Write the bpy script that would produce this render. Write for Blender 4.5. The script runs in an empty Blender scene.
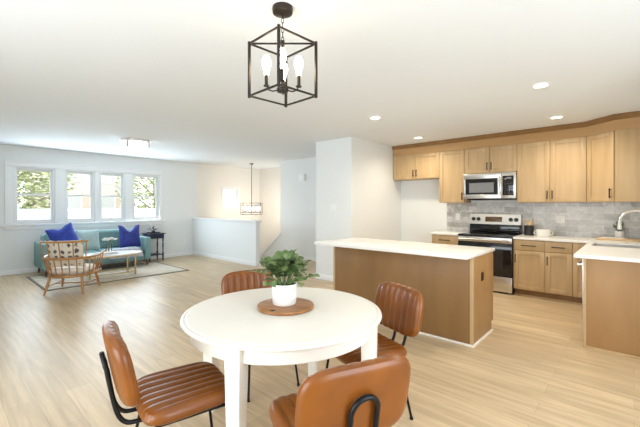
import bpy, bmesh, math, random
from mathutils import Vector, Matrix
random.seed(7)
PI = math.pi
S = bpy.context.scene
COL = S.collection

# ------------------------------------------------------------------ camera
cd = bpy.data.cameras.new('camera')
cam = bpy.data.objects.new('camera', cd)
COL.objects.link(cam)
S.camera = cam
F_PX = 350.0
cd.sensor_width = 36.0
cd.sensor_fit = 'HORIZONTAL'
cd.lens = 36.0 * F_PX / 640.0
cd.shift_y = -8.0 / 640.0
cd.clip_start = 0.05
VIEW = math.atan2(0.668, 0.744)      # angle of the view direction from +x
cam.location = (0, 0, 1.40)
cam.rotation_euler = (PI / 2, 0, VIEW - PI / 2)

# ------------------------------------------------------------------ world, exposure
W = bpy.data.worlds.new('world')
S.world = W
W.use_nodes = True
bg = W.node_tree.nodes['Background']
bg.inputs['Color'].default_value = (0.90, 0.96, 1.0, 1)
bg.inputs['Strength'].default_value = 3.3
S.view_settings.view_transform = 'Standard'
S.view_settings.look = 'None'
S.view_settings.exposure = 0.40
S.view_settings.gamma = 1.0
S.view_settings.use_curve_mapping = False


def area_light(name, loc, target, sx, sy, power, color):
    l = bpy.data.lights.new(name, 'AREA')
    l.shape = 'RECTANGLE'
    l.size = sx
    l.size_y = sy
    l.energy = power
    l.color = color
    o = bpy.data.objects.new(name, l)
    COL.objects.link(o)
    o.location = loc
    o.rotation_euler = (Vector(target) - Vector(loc)).to_track_quat('-Z', 'Y').to_euler()
    return o


COOL = (0.74, 0.88, 1.0)
WARM = (1.0, 0.88, 0.69)
# daylight through the four front windows; two unseen fill lights added behind the camera
area_light('daylight_front', (2.55, 9.27, 1.60), (2.75, 3.0, 1.3), 3.0, 1.1, 66, COOL)
area_light('fill_rear', (-1.55, 1.7, 1.15), (5.0, 2.4, 1.0), 2.6, 2.0, 36, (0.80, 0.90, 1.0))
area_light('fill_side', (1.2, -1.55, 1.30), (2.4, 5.0, 1.2), 2.4, 1.8, 27, (0.84, 0.92, 1.0))


def spot(name, loc, power, color, angle=150, blend=0.8):
    l = bpy.data.lights.new(name, 'SPOT')
    l.energy = power
    l.color = color
    l.spot_size = math.radians(angle)
    l.spot_blend = blend
    l.shadow_soft_size = 0.06
    o = bpy.data.objects.new(name, l)
    COL.objects.link(o)
    o.location = loc
    return o


# ------------------------------------------------------------------ materials
def mat(name, color, rough=0.5, metal=0.0, spec=0.5, emit=None, emit_s=0.0):
    m = bpy.data.materials.new(name)
    m.use_nodes = True
    b = m.node_tree.nodes['Principled BSDF']
    b.inputs['Base Color'].default_value = (*color, 1)
    b.inputs['Roughness'].default_value = rough
    b.inputs['Metallic'].default_value = metal
    b.inputs['Specular IOR Level'].default_value = spec
    if emit:
        b.inputs['Emission Color'].default_value = (*emit, 1)
        b.inputs['Emission Strength'].default_value = emit_s
    return m


def N(m, kind, **kw):
    n = m.node_tree.nodes.new(kind)
    for k, v in kw.items():
        setattr(n, k, v)
    return n


def L(m, a, b):
    m.node_tree.links.new(a, b)


def bsdf(m):
    return m.node_tree.nodes['Principled BSDF']


def coords(m, scale=(1, 1, 1), rot=(0, 0, 0)):
    t = N(m, 'ShaderNodeTexCoord')
    mp = N(m, 'ShaderNodeMapping')
    mp.inputs['Scale'].default_value = scale
    mp.inputs['Rotation'].default_value = rot
    L(m, t.outputs['Object'], mp.inputs['Vector'])
    return mp.outputs['Vector']


def noisy(name, c1, c2, scale=(5, 5, 5), rough=0.5, detail=4, nscale=1.0, bump=0.0, metal=0.0, spec=0.5):
    """two colours mixed by a stretched noise"""
    m = mat(name, c1, rough, metal, spec)
    v = coords(m, scale)
    n = N(m, 'ShaderNodeTexNoise')
    n.inputs['Scale'].default_value = nscale
    n.inputs['Detail'].default_value = detail
    L(m, v, n.inputs['Vector'])
    r = N(m, 'ShaderNodeValToRGB')
    r.color_ramp.elements[0].color = (*c1, 1)
    r.color_ramp.elements[1].color = (*c2, 1)
    r.color_ramp.elements[0].position = 0.3
    r.color_ramp.elements[1].position = 0.7
    L(m, n.outputs['Fac'], r.inputs['Fac'])
    L(m, r.outputs['Color'], bsdf(m).inputs['Base Color'])
    if bump:
        b = N(m, 'ShaderNodeBump')
        b.inputs['Strength'].default_value = bump
        b.inputs['Distance'].default_value = 0.004
        L(m, n.outputs['Fac'], b.inputs['Height'])
        L(m, b.outputs['Normal'], bsdf(m).inputs['Normal'])
    return m


def plank_floor():
    m = mat('oak_planks', (0.6, 0.5, 0.38), 0.36, 0, 0.35)
    v = coords(m, (1, 1, 1), (0, 0, PI / 2))
    br = N(m, 'ShaderNodeTexBrick')
    br.offset = 0.37
    br.inputs['Color1'].default_value = (0.53, 0.40, 0.25, 1)
    br.inputs['Color2'].default_value = (0.62, 0.475, 0.30, 1)
    br.inputs['Mortar'].default_value = (0.40, 0.31, 0.21, 1)
    br.inputs['Scale'].default_value = 1.0
    br.inputs['Mortar Size'].default_value = 0.0018
    br.inputs['Mortar Smooth'].default_value = 0.4
    br.inputs['Bias'].default_value = 0.0
    br.inputs['Brick Width'].default_value = 1.35
    br.inputs['Row Height'].default_value = 0.17
    L(m, v, br.inputs['Vector'])
    v2 = coords(m, (16, 1.1, 1))
    n = N(m, 'ShaderNodeTexNoise')
    n.inputs['Scale'].default_value = 1.3
    n.inputs['Detail'].default_value = 6
    n.inputs['Distortion'].default_value = 0.6
    L(m, v2, n.inputs['Vector'])
    r = N(m, 'ShaderNodeValToRGB')
    r.color_ramp.elements[0].color = (0.80, 0.78, 0.75, 1)
    r.color_ramp.elements[1].color = (1.12, 1.12, 1.12, 1)
    r.color_ramp.elements[0].position = 0.28
    r.color_ramp.elements[1].position = 0.68
    L(m, n.outputs['Fac'], r.inputs['Fac'])
    mx = N(m, 'ShaderNodeMix', data_type='RGBA', blend_type='MULTIPLY')
    mx.inputs[0].default_value = 1.0
    L(m, br.outputs['Color'], mx.inputs[6])
    L(m, r.outputs['Color'], mx.inputs[7])
    L(m, mx.outputs[2], bsdf(m).inputs['Base Color'])
    return m


def tile_mat():
    m = mat('grey_marble_tile', (0.5, 0.5, 0.5), 0.25)
    t = N(m, 'ShaderNodeTexCoord')
    sx = N(m, 'ShaderNodeSeparateXYZ')
    cx = N(m, 'ShaderNodeCombineXYZ')
    ad = N(m, 'ShaderNodeMath', operation='ADD')
    L(m, t.outputs['Object'], sx.inputs[0])
    L(m, sx.outputs['X'], ad.inputs[0])
    L(m, sx.outputs['Y'], ad.inputs[1])
    L(m, ad.outputs[0], cx.inputs['X'])
    L(m, sx.outputs['Z'], cx.inputs['Y'])
    br = N(m, 'ShaderNodeTexBrick')
    br.inputs['Color1'].default_value = (0.47, 0.455, 0.43, 1)
    br.inputs['Color2'].default_value = (0.67, 0.66, 0.635, 1)
    br.inputs['Mortar'].default_value = (0.70, 0.69, 0.66, 1)
    br.inputs['Scale'].default_value = 1.0
    br.inputs['Mortar Size'].default_value = 0.003
    br.inputs['Brick Width'].default_value = 0.30
    br.inputs['Row Height'].default_value = 0.0985
    L(m, cx.outputs[0], br.inputs['Vector'])
    n = N(m, 'ShaderNodeTexNoise')
    n.inputs['Scale'].default_value = 9
    n.inputs['Detail'].default_value = 8
    n.inputs['Distortion'].default_value = 1.2
    L(m, t.outputs['Object'], n.inputs['Vector'])
    r = N(m, 'ShaderNodeValToRGB')
    r.color_ramp.elements[0].color = (0.82, 0.82, 0.82, 1)
    r.color_ramp.elements[1].color = (1.15, 1.15, 1.15, 1)
    r.color_ramp.elements[0].position = 0.35
    r.color_ramp.elements[1].position = 0.65
    L(m, n.outputs['Fac'], r.inputs['Fac'])
    mx = N(m, 'ShaderNodeMix', data_type='RGBA', blend_type='MULTIPLY')
    mx.inputs[0].default_value = 1.0
    L(m, br.outputs['Color'], mx.inputs[6])
    L(m, r.outputs['Color'], mx.inputs[7])
    L(m, mx.outputs[2], bsdf(m).inputs['Base Color'])
    b = N(m, 'ShaderNodeBump')
    b.inputs['Strength'].default_value = 0.35
    b.inputs['Distance'].default_value = 0.003
    b.invert = True
    L(m, br.outputs['Fac'], b.inputs['Height'])
    L(m, b.outputs['Normal'], bsdf(m).inputs['Normal'])
    return m


def glass_mat():
    m = bpy.data.materials.new('window_glass')
    m.use_nodes = True
    nt = m.node_tree
    nt.nodes.remove(nt.nodes['Principled BSDF'])
    out = nt.nodes['Material Output']
    tr = nt.nodes.new('ShaderNodeBsdfTransparent')
    gl = nt.nodes.new('ShaderNodeBsdfGlossy')
    gl.inputs['Roughness'].default_value = 0.02
    fr = nt.nodes.new('ShaderNodeFresnel')
    fr.inputs['IOR'].default_value = 1.35
    mx = nt.nodes.new('ShaderNodeMixShader')
    nt.links.new(fr.outputs[0], mx.inputs[0])
    nt.links.new(tr.outputs[0], mx.inputs[1])
    nt.links.new(gl.outputs[0], mx.inputs[2])
    nt.links.new(mx.outputs[0], out.inputs['Surface'])
    return m


def motif_mat():
    """cream cloth printed with rows of dark grey leaf motifs"""
    m = mat('motif_cloth', (0.8, 0.74, 0.64), 0.9)
    v = coords(m, (9, 9, 9))
    vo = N(m, 'ShaderNodeTexVoronoi')
    vo.inputs['Scale'].default_value = 1.12
    vo.inputs['Randomness'].default_value = 0.15
    nz = N(m, 'ShaderNodeTexNoise')
    nz.inputs['Scale'].default_value = 3.2
    L(m, v, nz.inputs['Vector'])
    ma = N(m, 'ShaderNodeVectorMath', operation='MULTIPLY_ADD')
    ma.inputs[1].default_value = (0.55, 0.55, 0.55)
    L(m, nz.outputs['Color'], ma.inputs[0])
    L(m, v, ma.inputs[2])
    L(m, ma.outputs[0], vo.inputs['Vector'])
    r = N(m, 'ShaderNodeValToRGB')
    r.color_ramp.elements[0].color = (0.10, 0.10, 0.12, 1)
    r.color_ramp.elements[1].color = (0.78, 0.71, 0.60, 1)
    r.color_ramp.elements[0].position = 0.27
    r.color_ramp.elements[1].position = 0.36
    L(m, vo.outputs['Distance'], r.inputs['Fac'])
    L(m, r.outputs['Color'], bsdf(m).inputs['Base Color'])
    return m


def rug_mat():
    m = mat('rug_weave', (0.6, 0.55, 0.46), 0.95)
    v = coords(m, (1, 1, 1))
    w = N(m, 'ShaderNodeTexWave')
    w.wave_type = 'BANDS'
    w.bands_direction = 'Y'
    w.inputs['Scale'].default_value = 2.2
    w.inputs['Distortion'].default_value = 7
    w.inputs['Detail'].default_value = 4
    L(m, v, w.inputs['Vector'])
    r = N(m, 'ShaderNodeValToRGB')
    r.color_ramp.elements[0].color = (0.47, 0.41, 0.32, 1)
    r.color_ramp.elements[1].color = (0.72, 0.65, 0.54, 1)
    L(m, w.outputs['Fac'], r.inputs['Fac'])
    L(m, r.outputs['Color'], bsdf(m).inputs['Base Color'])
    return m


M = {}
M['wall'] = mat('wall_paint', (0.80, 0.82, 0.815), 0.7, 0, 0.25)
M['warm_wall'] = mat('foyer_paint', (0.84, 0.80, 0.74), 0.7, 0, 0.25)
M['ceiling'] = mat('ceiling_paint', (0.80, 0.83, 0.85), 0.9, 0, 0.1)
M['trim'] = mat('trim_paint', (0.86, 0.87, 0.87), 0.45)
M['floor'] = plank_floor()
M['tile'] = tile_mat()
M['glass'] = glass_mat()
M['maple'] = noisy('maple', (0.475, 0.32, 0.162), (0.565, 0.40, 0.215), (9, 9, 0.9), 0.42, 4, 1.2)
M['maple_h'] = noisy('maple_rail', (0.475, 0.32, 0.162), (0.565, 0.40, 0.215), (0.9, 0.9, 9), 0.42, 4, 1.2)
M['maple_shaded'] = noisy('shaded_panel', (0.22, 0.115, 0.038), (0.28, 0.150, 0.054), (5, 5, 1.2), 0.45, 6, 1.0)  # same maple darkened: shade painted in for panels and crown
M['maple_half_shaded'] = noisy('shaded_end_panel', (0.34, 0.185, 0.070), (0.41, 0.235, 0.095), (5, 5, 1.2), 0.45, 6, 1.0)  # milder painted-in shade, for the brighter end panels
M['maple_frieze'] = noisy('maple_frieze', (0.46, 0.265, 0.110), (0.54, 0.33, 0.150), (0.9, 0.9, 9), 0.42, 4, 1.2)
M['quartz'] = noisy('white_quartz', (0.86, 0.84, 0.80), (0.90, 0.88, 0.85), (3, 3, 3), 0.22, 5)
M['black'] = mat('black_metal', (0.012, 0.012, 0.014), 0.38, 0.6)
M['bronze'] = mat('dark_bronze', (0.045, 0.036, 0.031), 0.38, 0.8)
M['steel'] = noisy('brushed_steel', (0.60, 0.585, 0.56), (0.70, 0.685, 0.66), (1, 1, 60), 0.30, 3, 2.0, 0, 1.0)
M['steel_h'] = noisy('brushed_steel_flat', (0.60, 0.585, 0.56), (0.70, 0.685, 0.66), (60, 1, 1), 0.28, 3, 2.0, 0, 1.0)
M['chrome'] = mat('chrome', (0.80, 0.79, 0.77), 0.12, 1.0)
M['black_glass'] = mat('black_glass', (0.008, 0.008, 0.009), 0.06)
M['grey_glass'] = mat('oven_screen', (0.22, 0.23, 0.24), 0.15)
M['dark_plastic'] = mat('dark_plastic', (0.02, 0.02, 0.022), 0.35)
M['display'] = mat('display', (0.02, 0.015, 0.01), 0.2, 0, 0.5, (1.0, 0.45, 0.12), 0.06)
M['cream'] = noisy('cream_paint', (0.80, 0.755, 0.68), (0.84, 0.80, 0.73), (2, 2, 2), 0.38, 4)
M['leather'] = noisy('tan_leather', (0.17, 0.047, 0.004), (0.235, 0.071, 0.006), (6, 6, 6), 0.32, 6, 1.0, 0.15)
M['board'] = noisy('acacia', (0.20, 0.075, 0.018), (0.42, 0.19, 0.060), (28, 3.5, 3), 0.4, 5, 0.8)
M['ceramic'] = noisy('white_ceramic', (0.82, 0.80, 0.76), (0.86, 0.85, 0.82), (8, 8, 8), 0.45, 3)
M['soil'] = noisy('soil', (0.03, 0.02, 0.015), (0.08, 0.055, 0.04), (60, 60, 60), 0.95, 4)
M['leaf'] = noisy('leaf_green', (0.040, 0.085, 0.022), (0.20, 0.28, 0.10), (22, 22, 22), 0.45, 3)
M['stem'] = mat('stem_green', (0.13, 0.18, 0.06), 0.6)
M['sofa'] = noisy('seafoam_cloth', (0.17, 0.30, 0.31), (0.22, 0.37, 0.37), (20, 20, 20), 0.85, 3)
M['aqua'] = noisy('pale_aqua_cloth', (0.34, 0.47, 0.47), (0.42, 0.55, 0.55), (20, 20, 20), 0.9, 3)
M['teal'] = noisy('dusty_teal_cloth', (0.13, 0.235, 0.235), (0.18, 0.295, 0.29), (20, 20, 20), 0.85, 3)
M['blue'] = noisy('royal_blue_cloth', (0.010, 0.028, 0.25), (0.025, 0.06, 0.42), (16, 16, 16), 0.7, 4)
M['navy_velvet'] = noisy('navy_velvet', (0.008, 0.016, 0.16), (0.03, 0.05, 0.34), (16, 16, 16), 0.6, 5)
M['throw'] = noisy('grey_throw', (0.42, 0.44, 0.52), (0.60, 0.62, 0.68), (12, 40, 12), 0.95, 4)
M['motif'] = motif_mat()
M['linen'] = noisy('linen', (0.76, 0.69, 0.60), (0.84, 0.78, 0.70), (20, 20, 20), 0.9, 4)
M['honey'] = noisy('honey_wood', (0.36, 0.165, 0.045), (0.48, 0.245, 0.080), (4, 4, 12), 0.4, 4)
M['marble'] = noisy('white_marble', (0.80, 0.78, 0.74), (0.90, 0.88, 0.85), (3, 6, 3), 0.25, 8)
M['gold'] = mat('brushed_gold', (0.62, 0.46, 0.20), 0.32, 0.9)
M['navy_paint'] = mat('navy_paint', (0.010, 0.018, 0.055), 0.35)
M['walnut'] = mat('walnut_leg', (0.09, 0.045, 0.025), 0.5)
M['rug'] = rug_mat()
M['rug_border'] = mat('rug_border', (0.20, 0.17, 0.14), 0.95)
M['petal'] = mat('white_petal', (0.88, 0.87, 0.83), 0.7)
M['spoon'] = noisy('pale_wood', (0.66, 0.46, 0.24), (0.78, 0.58, 0.34), (6, 6, 20), 0.6, 3)
M['plate'] = mat('white_plastic', (0.86, 0.86, 0.84), 0.4)
M['bulb'] = mat('bulb_glow', (1, 0.9, 0.7), 0.3, 0, 0.5, (1.0, 0.84, 0.62), 17.0)
M['hall_bulb'] = mat('hall_bulb_glow', (1, 0.9, 0.7), 0.3, 0, 0.5, (1.0, 0.87, 0.70), 105.0)
M['lens'] = mat('downlight_lens', (1, 1, 1), 0.4, 0, 0.5, (1.0, 0.93, 0.82), 6.0)
M['drum'] = mat('frosted_glass', (0.9, 0.9, 0.9), 0.4, 0, 0.5, (0.95, 0.98, 1.0), 1.6)
M['fence'] = mat('white_vinyl', (0.60, 0.66, 0.72), 0.6)
M['brick'] = noisy('brick_red', (0.46, 0.35, 0.31), (0.55, 0.44, 0.40), (6, 6, 14), 0.9, 4)
M['siding'] = mat('pale_siding', (0.47, 0.43, 0.43), 0.8)
M['pale_glass'] = mat('pale_house_glass', (0.42, 0.42, 0.44), 0.3)
M['roof'] = mat('grey_shingle', (0.35, 0.34, 0.34), 0.9)
M['tree_leaf'] = noisy('tree_leaf', (0.28, 0.33, 0.16), (0.52, 0.53, 0.30), (1.5, 1.5, 1.5), 0.8, 5)
M['bark'] = noisy('bark', (0.26, 0.22, 0.18), (0.38, 0.33, 0.28), (8, 8, 2), 0.9, 4)
M['lawn'] = noisy('lawn', (0.24, 0.28, 0.12), (0.38, 0.40, 0.20), (3, 3, 3), 0.95, 5)
M['outlet_brown'] = mat('brown_plate', (0.045, 0.022, 0.014), 0.4)


# ------------------------------------------------------------------ mesh helpers
class MB:
    """collects shapes, build() links them as one mesh object"""

    def __init__(self):
        self.bm = bmesh.new()

    def add(self, verts, faces):
        vs = [self.bm.verts.new(v) for v in verts]
        for f in faces:
            try:
                self.bm.faces.new([vs[i] for i in f])
            except ValueError:
                pass
        return vs

    def box(self, x0, x1, y0, y1, z0, z1, bev=0.0, mtx=None):
        t = bmesh.new()
        bmesh.ops.create_cube(t, size=1)
        for v in t.verts:
            v.co = Vector(((x0 + x1) / 2 + v.co.x * (x1 - x0), (y0 + y1) / 2 + v.co.y * (y1 - y0),
                           (z0 + z1) / 2 + v.co.z * (z1 - z0)))
        if bev > 0:
            bmesh.ops.bevel(t, geom=list(t.edges), offset=bev, segments=2, profile=0.5, affect='EDGES')
        self.merge(t, mtx)
        return self

    def merge(self, t, mtx=None):
        if mtx is not None:
            for v in t.verts:
                v.co = mtx @ v.co
        t.verts.index_update()
        m = {}
        for v in t.verts:
            m[v.index] = self.bm.verts.new(v.co)
        for f in t.faces:
            try:
                self.bm.faces.new([m[v.index] for v in f.verts])
            except ValueError:
                pass
        t.free()

    def tube(self, path, r, seg=10, closed=False, caps=True):
        """round tube along a list of points; r a number or one radius per point"""
        P = [Vector(p) for p in path]
        n = len(P)
        R = r if isinstance(r, (list, tuple)) else [r] * n
        rings = []
        up = None
        for i in range(n):
            if closed:
                d = P[(i + 1) % n] - P[i - 1]
            else:
                d = P[min(i + 1, n - 1)] - P[max(i - 1, 0)]
            d.normalize()
            if up is None:
                a = Vector((0, 0, 1)) if abs(d.z) < 0.9 else Vector((1, 0, 0))
                up = (a - d * a.dot(d)).normalized()
            else:
                up = (up - d * up.dot(d)).normalized()
            s = d.cross(up)
            rings.append([self.bm.verts.new(P[i] + (up * math.cos(2 * PI * k / seg) + s * math.sin(2 * PI * k / seg)) * R[i])
                          for k in range(seg)])
        m = n if closed else n - 1
        for i in range(m):
            a, b = rings[i], rings[(i + 1) % n]
            for k in range(seg):
                self.bm.faces.new([a[k], a[(k + 1) % seg], b[(k + 1) % seg], b[k]])
        if caps and not closed:
            self.bm.faces.new(rings[0][::-1])
            self.bm.faces.new(rings[-1])
        return self

    def lathe(self, prof, c=(0, 0, 0), seg=32, sx=1.0, sy=1.0):
        """surface of revolution round z; prof is [(radius, z)...]"""
        c = Vector(c)
        rings = []
        for r, z in prof:
            if r < 1e-6:
                rings.append([self.bm.verts.new(c + Vector((0, 0, z)))])
            else:
                rings.append([self.bm.verts.new(c + Vector((r * sx * math.cos(2 * PI * k / seg), r * sy * math.sin(2 * PI * k / seg), z)))
                              for k in range(seg)])
        for a, b in zip(rings, rings[1:]):
            for k in range(seg):
                j = (k + 1) % seg
                if len(a) == 1 and len(b) == 1:
                    continue
                if len(a) == 1:
                    self.bm.faces.new([a[0], b[j], b[k]])
                elif len(b) == 1:
                    self.bm.faces.new([a[k], a[j], b[0]])
                else:
                    self.bm.faces.new([a[k], a[j], b[j], b[k]])
        return self

    def prism(self, poly, h, axis='z', base=0.0):
        """polygon extruded along an axis; poly holds the two other coordinates in order"""
        def p(a, b, t):
            return {'z': (a, b, t), 'x': (t, a, b), 'y': (a, t, b)}[axis]
        n = len(poly)
        lo = [self.bm.verts.new(p(a, b, base)) for a, b in poly]
        hi = [self.bm.verts.new(p(a, b, base + h)) for a, b in poly]
        self.bm.faces.new(lo[::-1])
        self.bm.faces.new(hi)
        for i in range(n):
            j = (i + 1) % n
            self.bm.faces.new([lo[i], lo[j], hi[j], hi[i]])
        return self

    def cushion(self, fn, a, b, top, bot, p=6, q=8, nch=0, groove=0.0, nu=22, nv=22, edge=0.5):
        """rounded slab: u spans 2a, v spans 2b, thickness top above and bot below; fn maps (x, y, t) to space.
        nch channels run along u, pinched by groove on the top face"""
        def samples(n):
            out = []
            for i in range(n + 1):
                s = -1 + 2 * i / n
                out.append(0.55 * s + 0.45 * math.sin(s * PI / 2))
            return out
        U, V = samples(nu), samples(nv)
        grid_t, grid_b = {}, {}
        for i, u in enumerate(U):
            for j, v in enumerate(V):
                m = max(abs(u), abs(v))
                if m < 1e-9:
                    s = 1
                else:
                    s = m / ((abs(u) ** p + abs(v) ** p) ** (1 / p))
                x, y = a * u * s, b * v * s
                t = max(0.0, 1 - m ** q) ** edge
                g = 0.0
                if nch:
                    g = groove * (1 - abs(math.sin(PI * nch * (v * s + 1) / 2)) ** 0.6) * min(1, t * 1.1)
                rim = m > 0.9999
                tv = self.bm.verts.new(fn(x, y, top * t - g))
                grid_t[i, j] = tv
                grid_b[i, j] = tv if rim else self.bm.verts.new(fn(x, y, -bot * t))
        for i in range(nu):
            for j in range(nv):
                q4 = [grid_t[i, j], grid_t[i + 1, j], grid_t[i + 1, j + 1], grid_t[i, j + 1]]
                self.bm.faces.new(q4)
                q4 = [grid_b[i, j], grid_b[i, j + 1], grid_b[i + 1, j + 1], grid_b[i + 1, j]]
                try:
                    self.bm.faces.new(q4)
                except ValueError:
                    pass
        return self

    def build(self, name, material, parent=None, world=False, sharp=40, smooth=True):
        me = bpy.data.meshes.new(name)
        bmesh.ops.recalc_face_normals(self.bm, faces=list(self.bm.faces))
        if world and parent is not None:
            r = parent
            while r.parent is not None:
                r = r.parent
            off = Vector(r.location)
            for v in self.bm.verts:
                v.co -= off
        if smooth:
            lim = math.radians(sharp)
            for f in self.bm.faces:
                f.smooth = True
            for e in self.bm.edges:
                if len(e.link_faces) == 2:
                    e.smooth = e.calc_face_angle(0) < lim
        self.bm.to_mesh(me)
        self.bm.free()
        me.materials.append(material)
        o = bpy.data.objects.new(name, me)
        COL.objects.link(o)
        if parent is not None:
            o.parent = parent
        return o


def tag(o, label, cat, group=None, kind=None):
    o['label'] = label
    o['category'] = cat
    if group:
        o['group'] = group
    if kind:
        o['kind'] = kind
    return o


def thing(name, label, cat, loc=(0, 0, 0), rz=0.0, group=None, kind=None):
    o = bpy.data.objects.new(name, None)
    COL.objects.link(o)
    o.empty_display_size = 0.1
    o.location = loc
    o.rotation_euler = (0, 0, rz)
    return tag(o, label, cat, group, kind)


def struct(name, mb, material, label, cat, **kw):
    o = mb.build(name, material, **kw)
    return tag(o, label, cat, None, 'structure')


def copy_tree(o, parent=None):
    c = o.copy()
    COL.objects.link(c)
    if parent is not None:
        c.parent = parent
    for ch in list(o.children):
        copy_tree(ch, c)
    return c


def arc(cx, cy, r, a0, a1, n):
    return [(cx + r * math.cos(a0 + (a1 - a0) * i / n), cy + r * math.sin(a0 + (a1 - a0) * i / n)) for i in range(n + 1)]


CEIL = 2.61
FRONT = 9.35      # window wall
KIT = 6.72        # kitchen wall
# ------------------------------------------------------------------ the shell
b = MB()
b.prism([(-1.6, -1.6), (5.12, -1.6), (5.12, 9.35), (-1.6, 9.35)], -0.06)
b.prism([(5.12, -1.6), (6.72, -1.6), (6.72, 6.5), (5.12, 6.5)], -0.06)
struct('floor', b, M['floor'], 'light oak plank floor running through kitchen and living room', 'floor', smooth=False)
b = MB().box(-1.7, 7.6, -1.7, 9.45, CEIL, CEIL + 0.08)
struct('ceiling', b, M['ceiling'], 'flat white painted ceiling', 'ceiling')

# window wall with openings
WIN = [(1.13, 1.80), (1.98, 2.55), (2.65, 3.20), (3.38, 4.04)]
WZ0, WZ1 = 1.04, 2.19
FWIN = (5.98, 6.50, 1.38, 1.91)
b = MB()
xs = -1.6
for x0, x1 in WIN:
    b.box(xs, x0, FRONT, FRONT + 0.14, -0.06, CEIL)
    b.box(x0, x1, FRONT, FRONT + 0.14, -0.06, WZ0)
    b.box(x0, x1, FRONT, FRONT + 0.14, WZ1, CEIL)
    xs = x1
b.box(xs, 5.12, FRONT, FRONT + 0.14, -0.06, CEIL)
struct('wall_front', b, M['wall'], 'pale grey wall with the row of four windows behind the sofa', 'wall')
b = MB()
b.box(5.12, FWIN[0], FRONT, FRONT + 0.14, -1.3, CEIL)
b.box(FWIN[1], 7.5, FRONT, FRONT + 0.14, -1.3, CEIL)
b.box(FWIN[0], FWIN[1], FRONT, FRONT + 0.14, -1.3, FWIN[2])
b.box(FWIN[0], FWIN[1], FRONT, FRONT + 0.14, FWIN[3], CEIL)
struct('wall_foyer', b, M['warm_wall'], 'cream stairwell wall with the small grid window', 'wall')
struct('wall_foyer_side', MB().box(7.4, 7.5, 4.55, FRONT, -1.3, CEIL), M['warm_wall'], 'cream side wall of the stairwell', 'wall')
struct('floor_foyer', MB().box(5.12, 7.4, 6.5, FRONT, -1.36, -1.3), M['floor'], 'lower oak floor of the entry below the stairs', 'floor')
b = MB()
for i in range(6):
    b.box(5.12, 6.40, 6.5 + 0.26 * i, 6.5 + 0.26 * (i + 1), -1.3, -0.19 * (i + 1))
struct('stairs', b, M['floor'], 'oak stairs going down behind the half wall', 'stairs')
# hallway wall with a sloped knee wall along the stairs
b = MB()
b.prism([(4.55, -1.3), (4.55, CEIL), (7.22, CEIL), (7.22, 0.62), (8.9, -0.75), (8.9, -1.3)], 0.12, 'x', 6.42)
struct('wall_hall', b, M['wall'], 'pale wall of the hallway ending in a sloped stair wall', 'wall')
b = MB()
b.prism([(7.20, 0.655), (7.22, 0.60), (8.9, -0.77), (8.9, -0.715)], 0.17, 'x', 6.395)
struct('trim_stair', b, M['trim'], 'sloped white cap on the low stair wall', 'trim')
# half wall
struct('wall_half', MB().box(5.0, 5.12, 6.47, FRONT, -1.3, 1.02), M['wall'], 'white half wall between living room and stairs', 'wall')
struct('trim_half', MB().box(4.965, 5.155, 6.435, FRONT, 1.02, 1.055, 0.006), M['trim'], 'white cap board on the half wall', 'trim')
# closet block, kitchen wall, others
struct('wall_closet', MB().box(4.95, 6.72, 3.70, 4.55, 0, CEIL), M['wall'], 'white wall block beside the kitchen cabinets', 'wall')
struct('wall_kitchen', MB().box(KIT, KIT + 0.12, -1.7, 4.55, -0.06, CEIL), M['wall'], 'white kitchen wall behind range and cabinets', 'wall')
struct('wall_right', MB().box(3.95, KIT, -1.6, -0.24, 0, CEIL), M['wall'], 'white wall behind the sink counter', 'wall')
# walls behind the camera, with openings added to bring in light
b = MB()
b.box(-1.72, -1.6, -1.7, 0.3, -0.06, CEIL)
b.box(-1.72, -1.6, 3.1, 9.45, -0.06, CEIL)
b.box(-1.72, -1.6, 0.3, 3.1, 2.2, CEIL)
struct('wall_left', b, M['wall'], 'white wall with an opening added to let in light', 'wall')
b = MB()
b.box(-1.6, -0.1, -1.72, -1.6, -0.06, CEIL)
b.box(2.5, 3.95, -1.72, -1.6, -0.06, CEIL)
b.box(-0.1, 2.5, -1.72, -1.6, -0.06, 0.35)
b.box(-0.1, 2.5, -1.72, -1.6, 2.25, CEIL)
struct('wall_back', b, M['wall'], 'white wall with a wide opening added to let in light', 'wall')


def baseboard(name, x0, x1, y0, y1, label, z=0.10):
    b = MB()
    b.box(x0, x1, y0, y1, 0, z, 0.004)
    return struct(name, b, M['trim'], label, 'baseboard')


baseboard('baseboard_front', -1.6, 5.0, FRONT - 0.016, FRONT, 'white baseboard below the four windows')
baseboard('baseboard_half', 4.984, 5.0, 6.45, FRONT - 0.016, 'white baseboard along the half wall')
baseboard('baseboard_half_end', 4.984, 5.136, 6.454, 6.47, 'white baseboard round the half wall end')
baseboard('baseboard_closet', 4.934, 4.95, 3.684, 4.566, 'white baseboard on the wall block beside the island')
baseboard('baseboard_closet_side', 4.95, 6.42, 4.55, 4.566, 'white baseboard on the hallway side of the wall block')
baseboard('baseboard_closet_kitchen', 4.95, 6.72, 3.684, 3.70, 'white baseboard in the fridge space')
baseboard('baseboard_kitchen', 6.704, 6.72, 2.74, 3.684, 'white baseboard behind the fridge space')
baseboard('baseboard_hall', 6.404, 6.42, 4.566, 6.5, 'white baseboard along the hallway wall')


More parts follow.
